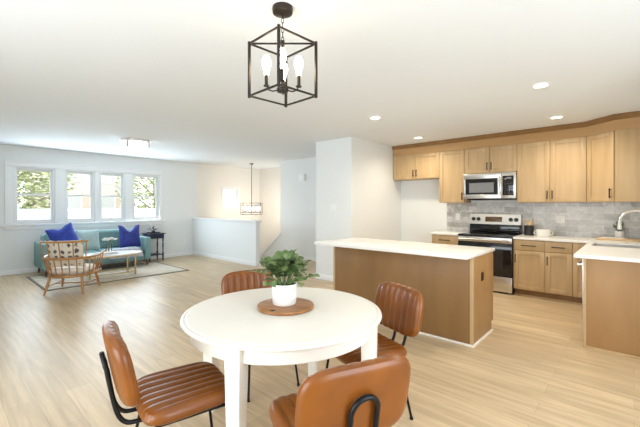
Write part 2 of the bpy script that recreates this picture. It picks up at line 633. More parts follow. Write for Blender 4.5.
# ------------------------------------------------------------------ windows
def window(name, x0, x1, z0, z1, label, grid=None):
    t = thing(name, label, 'window', ((x0 + x1) / 2, FRONT, z0), 0, None, 'structure')
    y0, y1 = FRONT + 0.02, FRONT + 0.10
    b = MB()
    for (a, c, d, e) in ((x0, x0 + 0.03, z0, z1), (x1 - 0.03, x1, z0, z1), (x0 + .03, x1 - .03, z0, z0 + 0.03), (x0 + .03, x1 - .03, z1 - 0.03, z1)):
        b.box(a, c, y0 - 0.02, y1 + 0.02, d, e, 0.002)
    b.build('window_frame', M['trim'], t, True)
    if grid:
        b = MB()
        for i in range(1, grid[0]):
            x = x0 + (x1 - x0) * i / grid[0]
            b.box(x - 0.012, x + 0.012, y0, y0 + 0.03, z0 + 0.03, z1 - 0.03)
        for i in range(1, grid[1]):
            z = z0 + (z1 - z0) * i / grid[1]
            b.box(x0 + 0.03, x1 - 0.03, y0 + 0.002, y0 + 0.028, z - 0.012, z + 0.012)
        b.build('muntin_grid', M['trim'], t, True)
        MB().box(x0 + 0.03, x1 - 0.03, y0 + 0.012, y0 + 0.018, z0 + 0.03, z1 - 0.03).build('pane', M['glass'], t, True)
        return t
    zm = (z0 + z1) / 2 + 0.01
    for nm, a, c, yy in (('upper_sash', zm - 0.02, z1 - 0.03, y0 + 0.045), ('lower_sash', z0 + 0.03, zm + 0.02, y0)):
        b = MB()
        xa, xb = x0 + 0.03, x1 - 0.03
        w = 0.035
        b.box(xa, xa + w, yy, yy + 0.04, a, c, 0.002)
        b.box(xb - w, xb, yy, yy + 0.04, a, c, 0.002)
        b.box(xa + w, xb - w, yy, yy + 0.04, a, a + w, 0.002)
        b.box(xa + w, xb - w, yy, yy + 0.04, c - w, c, 0.002)
        s = b.build(nm, M['trim'], t, True)
        MB().box(xa + w, xb - w, yy + 0.018, yy + 0.022, a + w, c - w).build('pane', M['glass'], s, True)
    b = MB().box((x0 + x1) / 2 - 0.03, (x0 + x1) / 2 + 0.03, y0 - 0.012, y0 + 0.01, zm + 0.0, zm + 0.03, 0.003)
    b.build('sash_lock', M['trim'], t, True)
    return t


names = ['double-hung white window showing a leafy green tree, next to the corner pillow',
         'double-hung white window showing a brick house, second from the tree window',
         'double-hung white window showing a white fence, third from the tree window',
         'double-hung white window nearest the navy side table']
for i, (x0, x1) in enumerate(WIN):
    window('window_%d' % (i + 1), x0, x1, WZ0, WZ1, names[i])
window('window_5', FWIN[0], FWIN[1], FWIN[2], FWIN[3], 'small square grid window high in the stairwell wall', (2, 3))
# casing round the row of windows
b = MB()
y0, y1 = FRONT - 0.022, FRONT
for x0, x1 in ((0.99, 1.125), (1.805, 1.975), (2.555, 2.645), (3.205, 3.375), (4.045, 4.12)):
    b.box(x0, x1, y0, y1, 0.985, 2.195, 0.004)
b.box(0.99, 4.12, y0 - 0.004, y1, 2.195, 2.29, 0.004)
b.box(0.985, 4.125, y0 - 0.012, y1, 2.285, 2.315, 0.004)
struct('trim_1', b, M['trim'], 'white casing boards round the row of four windows', 'trim')
b = MB().box(0.93, 4.20, FRONT - 0.075, FRONT, 0.985, 1.02, 0.006)
b.box(0.99, 4.12, FRONT - 0.02, FRONT, 0.90, 0.985, 0.004)
struct('trim_2', b, M['trim'], 'long white sill below the four windows', 'trim')
b = MB()
x0, x1, z0, z1 = FWIN
for (a, c, d, e) in ((x0 - .06, x0, z0 - .06, z1 + .06), (x1, x1 + .06, z0 - .06, z1 + .06), (x0, x1, z0 - .06, z0), (x0, x1, z1, z1 + .06)):
    b.box(a, c, FRONT - 0.018, FRONT, d, e, 0.003)
struct('trim_3', b, M['trim'], 'white casing round the small stairwell window', 'trim')

# ------------------------------------------------------------------ outside, seen through the windows
struct('ground', MB().box(-30, 40, 9.6, 60, -1.4, -1.3), M['lawn'], 'pale lawn outside the front windows', 'ground')
ft = thing('garden_fence', 'white board fence across the lawn outside the windows', 'fence', (2.5, 16.0, -1.3))
b = MB()
for i in range(90):
    x = -8 + i * 0.25
    b.box(x, x + 0.235, 16.0, 16.03, -1.25, 1.25, 0.004)
b.build('fence_boards', M['fence'], ft, True)
b = MB()
b.box(-8, 14.5, 15.96, 16.0, 1.18, 1.28)
b.box(-8, 14.5, 15.96, 16.0, -1.2, -1.1)
b.build('fence_rail', M['fence'], ft, True)
for i in range(10):
    x = -8 + i * 2.5
    b = MB().box(x - 0.06, x + 0.06, 15.90, 15.96, -1.3, 1.36, 0.01)
    b.build('fence_post', M['fence'], ft, True)
ht = thing('neighbour_house', 'brick and pale siding house beyond the white fence', 'house', (9.0, 34, -1.3))
MB().box(5.4, 10.6, 30, 38, -1.3, 2.3).build('lower_storey', M['brick'], ht, True)
MB().box(5.4, 10.6, 30, 38, 2.3, 5.6).build('upper_storey', M['siding'], ht, True)
b = MB().prism([(29.4, 5.5), (38.6, 5.5), (34, 8.0)], 6.0, 'x', 5.0)
b.build('roof', M['roof'], ht, True)
for x in (6.4, 8.6):
    for z in (0.8, 3.1):
        f = MB().box(x, x + 1.0, 29.94, 30.02, z, z + 1.4).build('window_frame', M['trim'], ht, True)
        MB().box(x + .08, x + .92, 29.92, 29.95, z + 0.08, z + 1.32).build('pane', M['pale_glass'], f, True)


def tree(x, y, h, r, label, n=2200, seed=1):
    rnd = random.Random(seed)
    t = thing('garden_tree', label, 'tree', (x, y, -1.3), 0, 'trees outside the front windows')
    b = MB()
    b.tube([(0, 0, 0), (0.05, 0.02, h * 0.35), (-0.05, 0.05, h * 0.75)], [0.2, 0.15, 0.06], 8)
    for k in range(9):
        a = k * 2.4
        z = h * (0.28 + 0.05 * k)
        b.tube([(0, 0, z), (math.cos(a) * r * 0.45, math.sin(a) * r * 0.45, z + h * 0.13), (math.cos(a) * r * 0.8, math.sin(a) * r * 0.8, z + h * 0.17)],
               [0.07, 0.045, 0.02], 6)
    b.build('trunk', M['bark'], t)
    b = MB()
    for k in range(n):
        while True:
            p = Vector((rnd.uniform(-1, 1), rnd.uniform(-1, 1), rnd.uniform(-1, 1)))
            if 0.15 < p.length < 1:
                break
        c = Vector((p.x * r, p.y * r, h * 0.60 + p.z * h * 0.42))
        s = rnd.uniform(0.07, 0.14)
        q = Matrix.Rotation(rnd.uniform(0, 6.3), 3, 'Z') @ Matrix.Rotation(rnd.uniform(-1.2, 1.2), 3, 'X')
        b.add([c + q @ Vector(v) * s for v in ((-1, 0, 0), (0, -0.5, 0.1), (1, 0, 0), (0, 0.5, 0.1))], [(0, 1, 2, 3)])
    b.build('foliage', M['tree_leaf'], t, smooth=False)
    return t


tree(2.2, 19.5, 7.2, 2.3, 'big leafy tree seen through the window beside the blue pillow', 8500, 3)
tree(9.9, 23.5, 6.8, 2.3, 'thin tree seen through the window above the side table', 5200, 5)
tree(14.6, 27.0, 7.0, 2.4, 'bushy tree past the brick house, partly behind the thin one', 3000, 8)

# ------------------------------------------------------------------ lamps
can_labels = ['round recessed ceiling light over the sink end of the island aisle, largest of four',
              'round recessed ceiling light close to the corner cabinet crown',
              'round recessed ceiling light above the island and white wall block',
              'round recessed ceiling light beside the fridge-top cabinet crown']
can0 = None
for (x, y), lab in zip([(4.10, 0.70), (5.73, 0.79), (4.09, 2.65), (5.80, 2.86)], can_labels):
    if can0 is None:
        can0 = t = thing('recessed_light', lab, 'ceiling light', (x, y, CEIL), 0, 'recessed lights over the kitchen')
        MB().lathe([(0.060, -0.004), (0.066, -0.010), (0.088, -0.008), (0.092, 0.0)], seg=32).build('trim_ring', M['trim'], t)
        MB().lathe([(0.0, -0.006), (0.063, -0.006)], seg=32).build('lens', M['lens'], t)
    else:
        t = copy_tree(can0)
        t.location = (x, y, CEIL)
        t['label'] = lab
    spot('downlight', (x, y, CEIL - 0.03), 52, WARM, 165, 1.0)

# living room drum light
t = thing('drum_ceiling_light', 'flush drum ceiling light with chrome bands in front of the four windows', 'ceiling light', (2.53, 6.86, CEIL))
MB().lathe([(0.0, 0.0), (0.25, 0.0), (0.25, -0.02), (0.0, -0.02)], seg=48).build('canopy', M['chrome'], t)
MB().lathe([(0.0, -0.175), (0.225, -0.175), (0.235, -0.165), (0.235, -0.02)], seg=48).build('glass_shade', M['drum'], t)
MB().lathe([(0.238, -0.02), (0.246, -0.02), (0.246, -0.045), (0.238, -0.045), (0.238, -0.02)], seg=48).build('upper_band', M['chrome'], t)
for k in range(4):
    a = VIEW + PI / 2 + k * PI / 2
    q = Matrix.Rotation(a, 4, 'Z')
    MB().box(0.236, 0.262, -0.022, 0.022, -0.17, 0, 0.003, q).build('bracket', M['chrome'], t)

# lantern over the dining table
LX, LY = 1.44, 1.60
t = thing('lantern_pendant', 'dark bronze cage lantern with four glowing bulbs above the round table', 'pendant light', (LX, LY, 2.07), VIEW)
ZT, ZB, HD = 0.32, 0.0, 0.204      # local heights; half diagonal along and across the view
MB().lathe([(0.0, 0.545), (0.062, 0.54), (0.064, 0.525), (0.060, 0.505), (0.03, 0.495), (0.0, 0.493)], seg=32).build('canopy', M['bronze'], t)
b = MB()
cn = [(HD, 0), (0, HD), (-HD, 0), (0, -HD)]
for i in range(4):
    a, c = Vector((*cn[i], 0)), Vector((*cn[(i + 1) % 4], 0))
    for z in (ZT, ZB):
        d = (c - a).normalized()
        q = Matrix.Translation((a + c) / 2 + Vector((0, 0, z))) @ Matrix.Rotation(math.atan2(d.y, d.x), 4, 'Z')
        l = (c - a).length / 2
        b.box(-l, l, -0.005, 0.005, -0.005, 0.005, 0.001, q)
    q = Matrix.Translation(a) @ Matrix.Rotation(PI / 4, 4, 'Z')
    b.box(-0.007, 0.007, -0.007, 0.007, ZB - 0.012, ZT + 0.012, 0.001, q)
b.build('cage_frame', M['bronze'], t)
MB().box(-0.004, 0.004, -HD, HD, ZT - 0.005, ZT + 0.005, 0.001).box(-0.012, 0.012, -0.012, 0.012, ZT - 0.012, ZT + 0.018, 0.003).build('cross_bar', M['bronze'], t)
b = MB()
for k in range(6):
    z0 = ZT + 0.025 + k * 0.029
    ring = []
    for j in range(12):
        a = 2 * PI * j / 12
        u, w = 0.007 * math.cos(a), 0.018 * math.sin(a)
        ring.append((u if k % 2 else 0, 0 if k % 2 else u, z0 + w))
    b.tube(ring, 0.0022, 6, True)
b.build('chain', M['bronze'], t)
b = MB().tube([(0, 0, ZT - 0.005), (0, 0, 0.05)], 0.005, 8)
b.lathe([(0.0, 0.02), (0.034, 0.024), (0.036, 0.045), (0.02, 0.055), (0.0, 0.056)], seg=24)
b.build('stem', M['bronze'], t)
for k in range(4):
    a = k * PI / 2 + 0.06
    c, s = math.cos(a), math.sin(a)
    b = MB()
    R = 0.098
    b.tube([(c * 0.03, s * 0.03, 0.035), (c * 0.06, s * 0.06, 0.028), (c * 0.085, s * 0.085, 0.036), (c * R, s * R, 0.06)], 0.0045, 8)
    b.lathe([(0.0, 0.055), (0.018, 0.056), (0.018, 0.062), (0.011, 0.066), (0.011, 0.125), (0.0, 0.125)], (c * R, s * R, 0), 16)
    arm = b.build('arm', M['bronze'], t)
    b = MB().lathe([(0.0, 0.125), (0.012, 0.126), (0.014, 0.145), (0.026, 0.185), (0.028, 0.205), (0.022, 0.232), (0.010, 0.246), (0.0, 0.248)], (c * R, s * R, 0), 16)
    b.build('bulb', M['bulb'], arm)

# stairwell pendant
t = thing('cage_chandelier', 'thin-rod rectangular cage chandelier hanging in the stairwell', 'pendant light', (6.20, 8.22, 1.14), VIEW - PI / 2)
b = MB().lathe([(0.0, CEIL - 1.14), (0.06, CEIL - 1.14), (0.06, CEIL - 1.16), (0.0, CEIL - 1.17)], seg=20)
b.build('canopy', M['bronze'], t)
MB().tube([(0, 0, CEIL - 1.16), (0, 0, 0.02)], 0.008, 8).build('stem', M['bronze'], t)
b = MB()
ww, dd, hh = 0.28, 0.15, 0.33
for z in (0.0, 0.06, hh - 0.06, hh):
    for y in (-dd, dd):
        b.tube([(-ww, y, z), (ww, y, z)], 0.005, 6)
    for x in (-ww, ww):
        b.tube([(x, -dd, z), (x, dd, z)], 0.005, 6)
for x in (-ww, ww):
    for y in (-dd, dd):
        b.tube([(x, y, 0), (x, y, hh)], 0.006, 6)
b.tube([(-ww, 0, 0.06), (ww, 0, 0.06)], 0.006, 6)
b.tube([(-ww, 0, hh), (ww, 0, hh)], 0.006, 6)
b.build('cage_frame', M['bronze'], t)
for k in range(4):
    x = -0.19 + 0.127 * k
    s = MB().lathe([(0.0, 0.06), (0.018, 0.06), (0.016, 0.11), (0.0, 0.11)], (x, 0, 0), 12).build('socket', M['bronze'], t)
    MB().lathe([(0.0, 0.11), (0.014, 0.112), (0.034, 0.16), (0.030, 0.195), (0.012, 0.22), (0.0, 0.222)], (x, 0, 0), 12).build('bulb', M['hall_bulb'], s)

# ------------------------------------------------------------------ kitchen cabinets
UX = 6.38     # face of the upper cabinets


def shaker(b, y0, y1, z0, z1, x, t=0.02, rail=0.064, rec=0.013):
    """shaker door lying in the plane x, its face towards -x"""
    e = 0.0015
    b.box(x - t, x, y0, y0 + rail, z0, z1, e)
    b.box(x - t, x, y1 - rail, y1, z0, z1, e)
    b.box(x - t, x, y0 + rail, y1 - rail, z0, z0 + rail, e)
    b.box(x - t, x, y0 + rail, y1 - rail, z1 - rail, z1, e)
    b.box(x - t + rec, x - 0.001, y0 + rail - 0.004, y1 - rail + 0.004, z0 + rail - 0.004, z1 - rail + 0.004)
    return b


def bar_handle(x, y, z, l=0.13, vertical=True):
    b = MB()
    if vertical:
        b.box(x - 0.034, x - 0.022, y - 0.006, y + 0.006, z - l / 2, z + l / 2, 0.002)
        for zz in (z - l / 2 + 0.018, z + l / 2 - 0.018):
            b.box(x - 0.024, x, y - 0.005, y + 0.005, zz - 0.005, zz + 0.005)
    else:
        b.box(x - 0.034, x - 0.022, y - l / 2, y + l / 2, z - 0.006, z + 0.006, 0.002)
        for yy in (y - l / 2 + 0.018, y + l / 2 - 0.018):
            b.box(x - 0.024, x, yy - 0.005, yy + 0.005, z - 0.005, z + 0.005)
    return b


def upper(label, y0, y1, z0, z1, doors, handles):
    t = thing('upper_cabinet', label, 'cabinet', (UX, (y0 + y1) / 2, z0), 0, 'maple upper cabinets')
    MB().box(UX, KIT - 0.002, y0 + 0.001, y1 - 0.001, z0, z1, 0.001).build('body', M['maple'], t, True)
    n = doors
    w = (y1 - y0) / n
    for i in range(n):
        a, c = y0 + w * i + 0.003, y0 + w * (i + 1) - 0.003
        d = shaker(MB(), a, c, z0 + 0.004, z1 - 0.004, UX).build('door', M['maple'], t, True)
        hy = c - 0.03 if handles[i] == 'hi' else a + 0.03
        bar_handle(UX - 0.02, hy, z0 + 0.115, 0.13).build('handle', M['black'], d, True)
    return t


UZ0, UZ1 = 1.45, 2.405
upper('wide short maple cabinet with two doors over the empty fridge space', 2.715, 3.69, 1.92, UZ1, 2, ['hi', 'lo'])
upper('tall single-door maple wall cabinet between fridge space and microwave', 2.255, 2.715, UZ0, UZ1, 1, ['lo'])
upper('short two-door maple cabinet directly above the microwave', 1.415, 2.255, 1.955, UZ1, 2, ['hi', 'lo'])
upper('tall double-door maple wall cabinet above the crock and baking dish', 0.515, 1.415, UZ0, UZ1, 2, ['hi', 'lo'])
# diagonal corner cabinet
t = thing('upper_cabinet', 'diagonal corner maple wall cabinet with one door and plain end panel', 'cabinet', (6.4, 0.1, UZ0), 0, 'maple upper cabinets')
A, B = Vector((6.38, 0.51, 0)), Vector((6.11, 0.185, 0))
MB().prism([(6.38, 0.51), (6.715, 0.51), (6.715, -0.238), (6.11, -0.238), (6.11, 0.185)], UZ1 - UZ0, 'z', UZ0).build('body', M['maple'], t, True)
dv = (B - A)
ln = dv.length
# door built in the plane x=0 then turned onto the diagonal
ang = math.atan2(dv.y, dv.x) + PI / 2
q = Matrix.Translation((A + B) / 2 + Vector((0, 0, 0))) @ Matrix.Rotation(ang, 4, 'Z')
nrm = q.to_3x3() @ Vector((-1, 0, 0))
b = shaker(MB(), -ln / 2 + 0.012, ln / 2 - 0.012, UZ0 + 0.004, UZ1 - 0.004, 0)
for v in b.bm.verts:
    v.co = q @ v.co
d = b.build('door', M['maple'], t, True)
loc_b = (q.inverted() @ B).y
hy = (ln / 2 - 0.045) * (1 if loc_b > 0 else -1)
b = bar_handle(-0.02, hy, UZ0 + 0.115, 0.13)
for v in b.bm.verts:
    v.co = q @ v.co
b.build('handle', M['black'], d, True)
MB().box(6.092, 6.11, -0.238, 0.165, UZ0, UZ1, 0.002).build('end_panel', M['maple'], t, True)
# frieze and crown that runs along the top of all the upper cabinets
def crown(b, pts, prof):
    """sweep the (offset, height) profile along the polyline, offset to its outer side"""
    P = [Vector((x, y)) for x, y in pts]
    outs = []
    for i in range(len(P)):
        ds = []
        if i > 0:
            ds.append((P[i] - P[i - 1]).normalized())
        if i < len(P) - 1:
            ds.append((P[i + 1] - P[i]).normalized())
        ns = [Vector((d.y, -d.x)) for d in ds]
        n = sum(ns, Vector((0, 0))).normalized()
        k = 1 / max(0.3, n.dot(ns[0]))
        outs.append(n * k)
    rows = [[b.bm.verts.new((P[i].x + outs[i].x * o, P[i].y + outs[i].y * o, z)) for o, z in prof] for i in range(len(P))]
    m = len(prof)
    for a, c in zip(rows, rows[1:]):
        for k in range(m):
            b.bm.faces.new([a[k], a[(k + 1) % m], c[(k + 1) % m], c[k]])
    b.bm.faces.new(rows[0])
    b.bm.faces.new(rows[-1][::-1])
    return b


path = [(UX, 3.695), (UX, 0.51), (6.11, 0.185), (6.11, -0.238)]
t = thing('cabinet_crown', 'maple frieze board and crown moulding along the tops of the upper cabinets', 'moulding', (UX, 1.7, UZ1))
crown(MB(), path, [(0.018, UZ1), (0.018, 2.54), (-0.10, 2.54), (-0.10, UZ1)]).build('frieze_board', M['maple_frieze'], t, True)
crown(MB(), path, [(0.018, 2.54), (0.028, 2.545), (0.034, 2.56), (0.060, 2.585), (0.066, 2.592), (0.066, CEIL - 0.001), (-0.10, CEIL - 0.001), (-0.10, 2.54)]).build('crown_moulding', M['maple_shaded'], t, True)  # shading of the crown put into its colour

# backsplash
struct('wall_backsplash', MB().box(KIT - 0.012, KIT, -0.24, 2.712, 0.915, 1.452), M['tile'], 'grey marble subway tile backsplash behind the range', 'backsplash')

# base cabinets along the kitchen wall
BX = 6.10


def base_cab(label, y0, y1, drawer=True, handle='hi', group='maple base cabinets'):
    t = thing('base_cabinet', label, 'cabinet', (BX, (y0 + y1) / 2, 0), 0, group)
    MB().box(BX, KIT - 0.002, y0 + .001, y1 - .001, 0.105, 0.88, 0.001).build('body', M['maple'], t, True)
    MB().box(BX + 0.06, KIT - 0.002, y0 + .001, y1 - .001, 0, 0.105).build('toe_kick', M['maple_shaded'], t, True)
    a, c = y0 + 0.003, y1 - 0.003
    top = 0.868
    if drawer:
        dw = MB().box(BX - 0.02, BX, a, c, 0.715, top, 0.002)
        dw = dw.build('drawer', M['maple'], t, True)
        bar_handle(BX - 0.02, (a + c) / 2, 0.79, min(0.2, (c - a) * 0.5), False).build('handle', M['black'], dw, True)
        top = 0.705
    d = shaker(MB(), a, c, 0.115, top, BX).build('door', M['maple'], t, True)
    hy = c - 0.03 if handle == 'hi' else a + 0.03
    bar_handle(BX - 0.02, hy, top - 0.12, 0.13).build('handle', M['black'], d, True)
    return t


base_cab('maple base cabinet with one drawer, on the island side of the range', 2.255, 2.735, True, 'lo')
base_cab('wide maple base cabinet with drawer and door touching the range', 0.985, 1.405, True, 'hi')
base_cab('narrower maple base cabinet with drawer and door below the white baking dish', 0.65, 0.985, True, 'hi')
base_cab('narrow full-height-door maple cabinet tucked into the counter corner', 0.42, 0.65, False, 'lo')
b = MB().box(BX + 0.045, BX + 0.06, 0.42, 1.405, 0, 0.018, 0.003)
struct('trim_4', b, M['maple_h'], 'maple shoe strip below the base cabinets', 'trim')

# countertops
b = MB()
b.box(6.055, KIT - 0.012, 2.257, 2.745, 0.88, 0.915, 0.004)
t = tag(b.build('countertop', M['quartz']), 'short white quartz countertop between range and fridge space', 'countertop')
b = MB()
SX0, SX1, SY0, SY1 = 5.36, 5.80, -0.10, 0.39     # sink cut-out
b.prism([(6.055, 1.403), (6.055, 0.45), (6.708, 0.45), (6.708, 1.403)], 0.035, 'z', 0.88)
b.prism([(SX1, 0.45), (SX1, -0.238), (6.708, -0.238), (6.708, 0.45)], 0.035, 'z', 0.88)
b.prism([(4.30, 0.45), (4.30, -0.238), (SX0, -0.238), (SX0, 0.45)], 0.035, 'z', 0.88)
b.prism([(SX0, 0.45), (SX0, SY1), (SX1, SY1), (SX1, 0.45)], 0.035, 'z', 0.88)
b.prism([(SX0, SY0), (SX0, -0.238), (SX1, -0.238), (SX1, SY0)], 0.035, 'z', 0.88)
t = tag(b.build('countertop', M['quartz'], smooth=False), 'L-shaped white quartz countertop holding the sink and faucet', 'countertop')

# sink run with brown end panel
t = thing('sink_base_cabinet', 'long maple base cabinet run under the sink with a plain brown end panel', 'cabinet', (5.2, 0.1, 0))
MB().box(4.96, 5.30, -0.236, 0.37, 0.105, 0.88).box(5.30, 5.86, -0.236, 0.37, 0.105, 0.66).box(5.86, 6.40, -0.236, 0.37, 0.105, 0.88).build('body', M['maple'], t, True)
MB().box(4.96, 6.40, -0.236, 0.31, 0.0, 0.105).build('toe_kick', M['maple_shaded'], t, True)
e = MB().box(4.320, 4.338, -0.236, 0.372, 0.0, 0.878, 0.001).build('end_panel', M['maple_half_shaded'], t, True)
MB().box(4.312, 4.34, 0.352, 0.376, 0.0, 0.878, 0.002).build('corner_strip', M['maple'], e, True)
MB().box(4.306, 4.320, -0.236, 0.38, 0.0, 0.020, 0.003).build('shoe_strip', M['maple'], e, True)
for x0 in (4.97, 5.42, 5.87):
    d = MB().box(x0, x0 + 0.42, 0.37, 0.388, 0.115, 0.868, 0.002).build('door', M['maple'], t, True)
    MB().box(x0 + 0.05, x0 + 0.062, 0.410, 0.422, 0.62, 0.75, 0.002).box(x0 + 0.051, x0 + 0.061, 0.388, 0.412, 0.633, 0.643).box(x0 + 0.051, x0 + 0.061, 0.388, 0.412, 0.727, 0.737).build('handle', M['black'], d, True)
t = thing('dishwasher', 'stainless dishwasher seen edge-on beside the brown end panel', 'dishwasher', (4.65, 0.1, 0))
MB().box(4.345, 4.955, -0.22, 0.37, 0.10, 0.872).build('body', M['dark_plastic'], t, True)
d = MB().box(4.348, 4.952, 0.372, 0.386, 0.11, 0.865, 0.003).build('door', M['steel'], t, True)
MB().tube([(4.43, 0.425, 0.80), (4.88, 0.425, 0.80)], 0.011, 10).box(4.45, 4.47, 0.385, 0.427, 0.792, 0.808).box(4.84, 4.86, 0.385, 0.427, 0.792, 0.808).build('handle', M['steel'], d, True)
MB().box(4.36, 4.94, -0.2, 0.32, 0, 0.10).build('toe_kick', M['black'], t, True)

# sink and faucet
t = thing('kitchen_sink', 'stainless undermount sink set in the white counter', 'sink', ((SX0 + SX1) / 2, 0.13, 0.88))
b = MB()
g = 0.004
x0, x1, y0, y1, zt, zb = SX0 + 0.001, SX1 - 0.001, SY0 + 0.001, SY1 - 0.001, 0.911, 0.70
b.box(x0, x1, y0, y0 + 0.012, zb, zt)
b.box(x0, x1, y1 - 0.012, y1, zb, zt)
b.box(x0, x0 + 0.012, y0 + .012, y1 - .012, zb, zt)
b.box(x1 - 0.012, x1, y0 + .012, y1 - .012, zb, zt)
b.box(x0, x1, y0, y1, zb - 0.01, zb)
b.build('basin', M['steel_h'], t, True)
MB().lathe([(0.0, 0.708), (0.03, 0.708), (0.04, 0.7005)], ((SX0 + SX1) / 2, 0.1, 0), 20).build('drain', M['chrome'], t, True)
t = thing('kitchen_faucet', 'brushed nickel gooseneck faucet arching over the sink', 'faucet', (6.05, -0.17, 0.915), 0)
MB().lathe([(0.0, 0.915), (0.032, 0.916), (0.030, 0.935), (0.022, 0.95), (0.021, 1.02), (0.0, 1.02)], (6.05, -0.17, 0), 20).build('base', M['chrome'], t, True)
neck = [(6.05, -0.17, 1.0), (6.05, -0.17, 1.21)]
for k in range(1, 13):
    a = PI * k / 12
    neck.append((6.05 - 0.04 * (1 - math.cos(a)), -0.17 + 0.155 * (1 - math.cos(a)) , 1.21 + 0.125 * math.sin(a)))
neck.append((5.965, 0.142, 1.17))
MB().tube(neck, 0.018, 14).build('neck', M['chrome'], t, True)
MB().tube([(5.967, 0.141, 1.19), (5.962, 0.143, 1.09)], [0.020, 0.026], 14).build('spray_head', M['chrome'], t, True)
MB().tube([(6.03, -0.17, 0.985), (5.97, -0.17, 1.02)], 0.008, 10).build('lever', M['chrome'], t, True)

# island
t = thing('kitchen_island', 'maple kitchen island base with shade-toned plain panels under a white top', 'island', (4.0, 2.1, 0))
MB().box(3.598, 4.18, 1.21, 2.945, 0.0, 0.88).build('body', M['maple'], t, True)
MB().box(3.58, 3.598, 1.19, 2.965, 0.0, 0.879, 0.001).build('back_panel', M['maple_shaded'], t, True)
MB().box(4.18, 4.25, 1.21, 2.945, 0.105, 0.88).build('door_side', M['maple'], t, True)
MB().box(3.598, 4.20, 1.19, 1.21, 0.0, 0.879, 0.001).box(4.20, 4.265, 1.19, 1.21, 0.105, 0.879).build('end_panel', M['maple_half_shaded'], t, True)
MB().box(3.574, 3.602, 1.184, 1.214, 0.0, 0.879, 0.002).build('corner_strip', M['maple'], t, True)
MB().box(3.574, 3.602, 2.945, 2.97, 0.0, 0.879, 0.002).build('corner_strip', M['maple'], t, True)
MB().box(3.562, 3.58, 1.184, 2.97, 0.0, 0.022, 0.004).box(3.562, 4.20, 1.172, 1.19, 0.0, 0.022, 0.004).build('shoe_strip', M['linen'], t, True)
o = MB().box(3.84, 3.92, 1.1845, 1.19, 0.61, 0.70, 0.002).build('outlet', M['outlet_brown'], t, True)
MB().box(3.857, 3.903, 1.183, 1.185, 0.622, 0.688).build('socket', M['black'], o, True)
for i in range(3):
    y0 = 1.22 + i * 0.575
    d = MB().box(4.25, 4.268, y0, y0 + 0.565, 0.115, 0.865, 0.002).build('door', M['maple'], t, True)
    MB().box(4.290, 4.302, y0 + 0.05, y0 + 0.062, 0.62, 0.75, 0.002).box(4.268, 4.292, y0 + .051, y0 + .061, 0.633, 0.643).box(4.268, 4.292, y0 + .051, y0 + .061, 0.727, 0.737).build('handle', M['black'], d, True)
b = MB().box(3.42, 4.315, 1.185, 3.18, 0.88, 0.915, 0.005)
tag(b.build('countertop', M['quartz']), 'white quartz slab on top of the kitchen island', 'countertop')

# range
RX = 6.07
t = thing('electric_range', 'stainless steel electric range with black oven door and glass cooktop', 'stove', (6.4, 1.83, 0))
Y0, Y1 = 1.413, 2.247
MB().box(RX, 6.70, Y0, Y1, 0.04, 0.89).build('body', M['dark_plastic'], t, True)
for x in (RX + 0.06, 6.64):
    for y in (Y0 + 0.05, Y1 - 0.05):
        MB().lathe([(0.0, 0.0), (0.018, 0.0), (0.018, 0.04), (0.0, 0.04)], (x, y, 0), 12).build('foot', M['black'], t, True)
c = MB().box(RX - 0.035, 6.62, Y0, Y1, 0.89, 0.918, 0.004).build('cooktop', M['black_glass'], t, True)
for x, y, r in ((6.22, 1.63, 0.11), (6.22, 2.04, 0.09), (6.46, 1.63, 0.08), (6.46, 2.04, 0.11)):
    MB().lathe([(r, 0.9182), (r + 0.004, 0.9186), (r + 0.008, 0.9182)], (x, y, 0), 32).build('burner_ring', M['grey_glass'], c, True)
MB().box(RX - 0.02, RX, Y0 + .002, Y1 - .002, 0.03, 0.265, 0.003).build('storage_drawer', M['steel'], t, True)
d = MB().box(RX - 0.028, RX, Y0 + .002, Y1 - .002, 0.272, 0.80, 0.003).build('oven_door', M['black_glass'], t, True)
MB().box(RX - 0.0295, RX - 0.027, Y0 + 0.13, Y1 - 0.13, 0.40, 0.68).build('door_window', M['dark_plastic'], d, True)
MB().box(RX - 0.032, RX - 0.0, Y0 + .002, Y1 - .002, 0.802, 0.884, 0.004).build('front_band', M['steel'], t, True)
h = MB().tube([(RX - 0.07, Y0 + 0.04, 0.842), (RX - 0.07, Y1 - 0.04, 0.842)], 0.014, 12)
for y in (Y0 + 0.07, Y1 - 0.07):
    h.box(RX - 0.07, RX - 0.03, y - 0.012, y + 0.012, 0.833, 0.851)
h.build('handle', M['steel'], d, True)
g = MB().box(6.62, 6.70, Y0, Y1, 0.918, 1.07, 0.004).build('back_riser', M['black_glass'], t, True)
g = MB().prism([(6.60, 1.07), (6.70, 1.07), (6.70, 1.245), (6.63, 1.245)], Y1 - Y0, 'y', Y0).build('control_panel', M['steel'], t, True)
sl = math.atan2(0.03, 0.175)
q = Matrix.Translation((6.6155, 0, 1.158)) @ Matrix.Rotation(sl, 4, 'Y')
MB().box(-0.004, 0.004, Y0 + 0.29, Y1 - 0.27, -0.045, 0.045, 0.002, q).build('clock_display', M['display'], g, True)
for y in (Y0 + 0.07, Y0 + 0.155, Y1 - 0.155, Y1 - 0.07):
    q2 = q @ Matrix.Translation((0, y, 0)) @ Matrix.Rotation(-PI / 2, 4, 'Y')
    b = MB().lathe([(0.0, 0.034), (0.024, 0.034), (0.028, 0.028), (0.028, 0.006), (0.034, 0.0), (0.0, 0.0)], seg=24)
    b.box(-0.026, 0.026, -0.006, 0.006, 0.03, 0.044, 0.002)
    for v in b.bm.verts:
        v.co = q2 @ v.co
    b.build('knob', M['dark_plastic'], g, True)

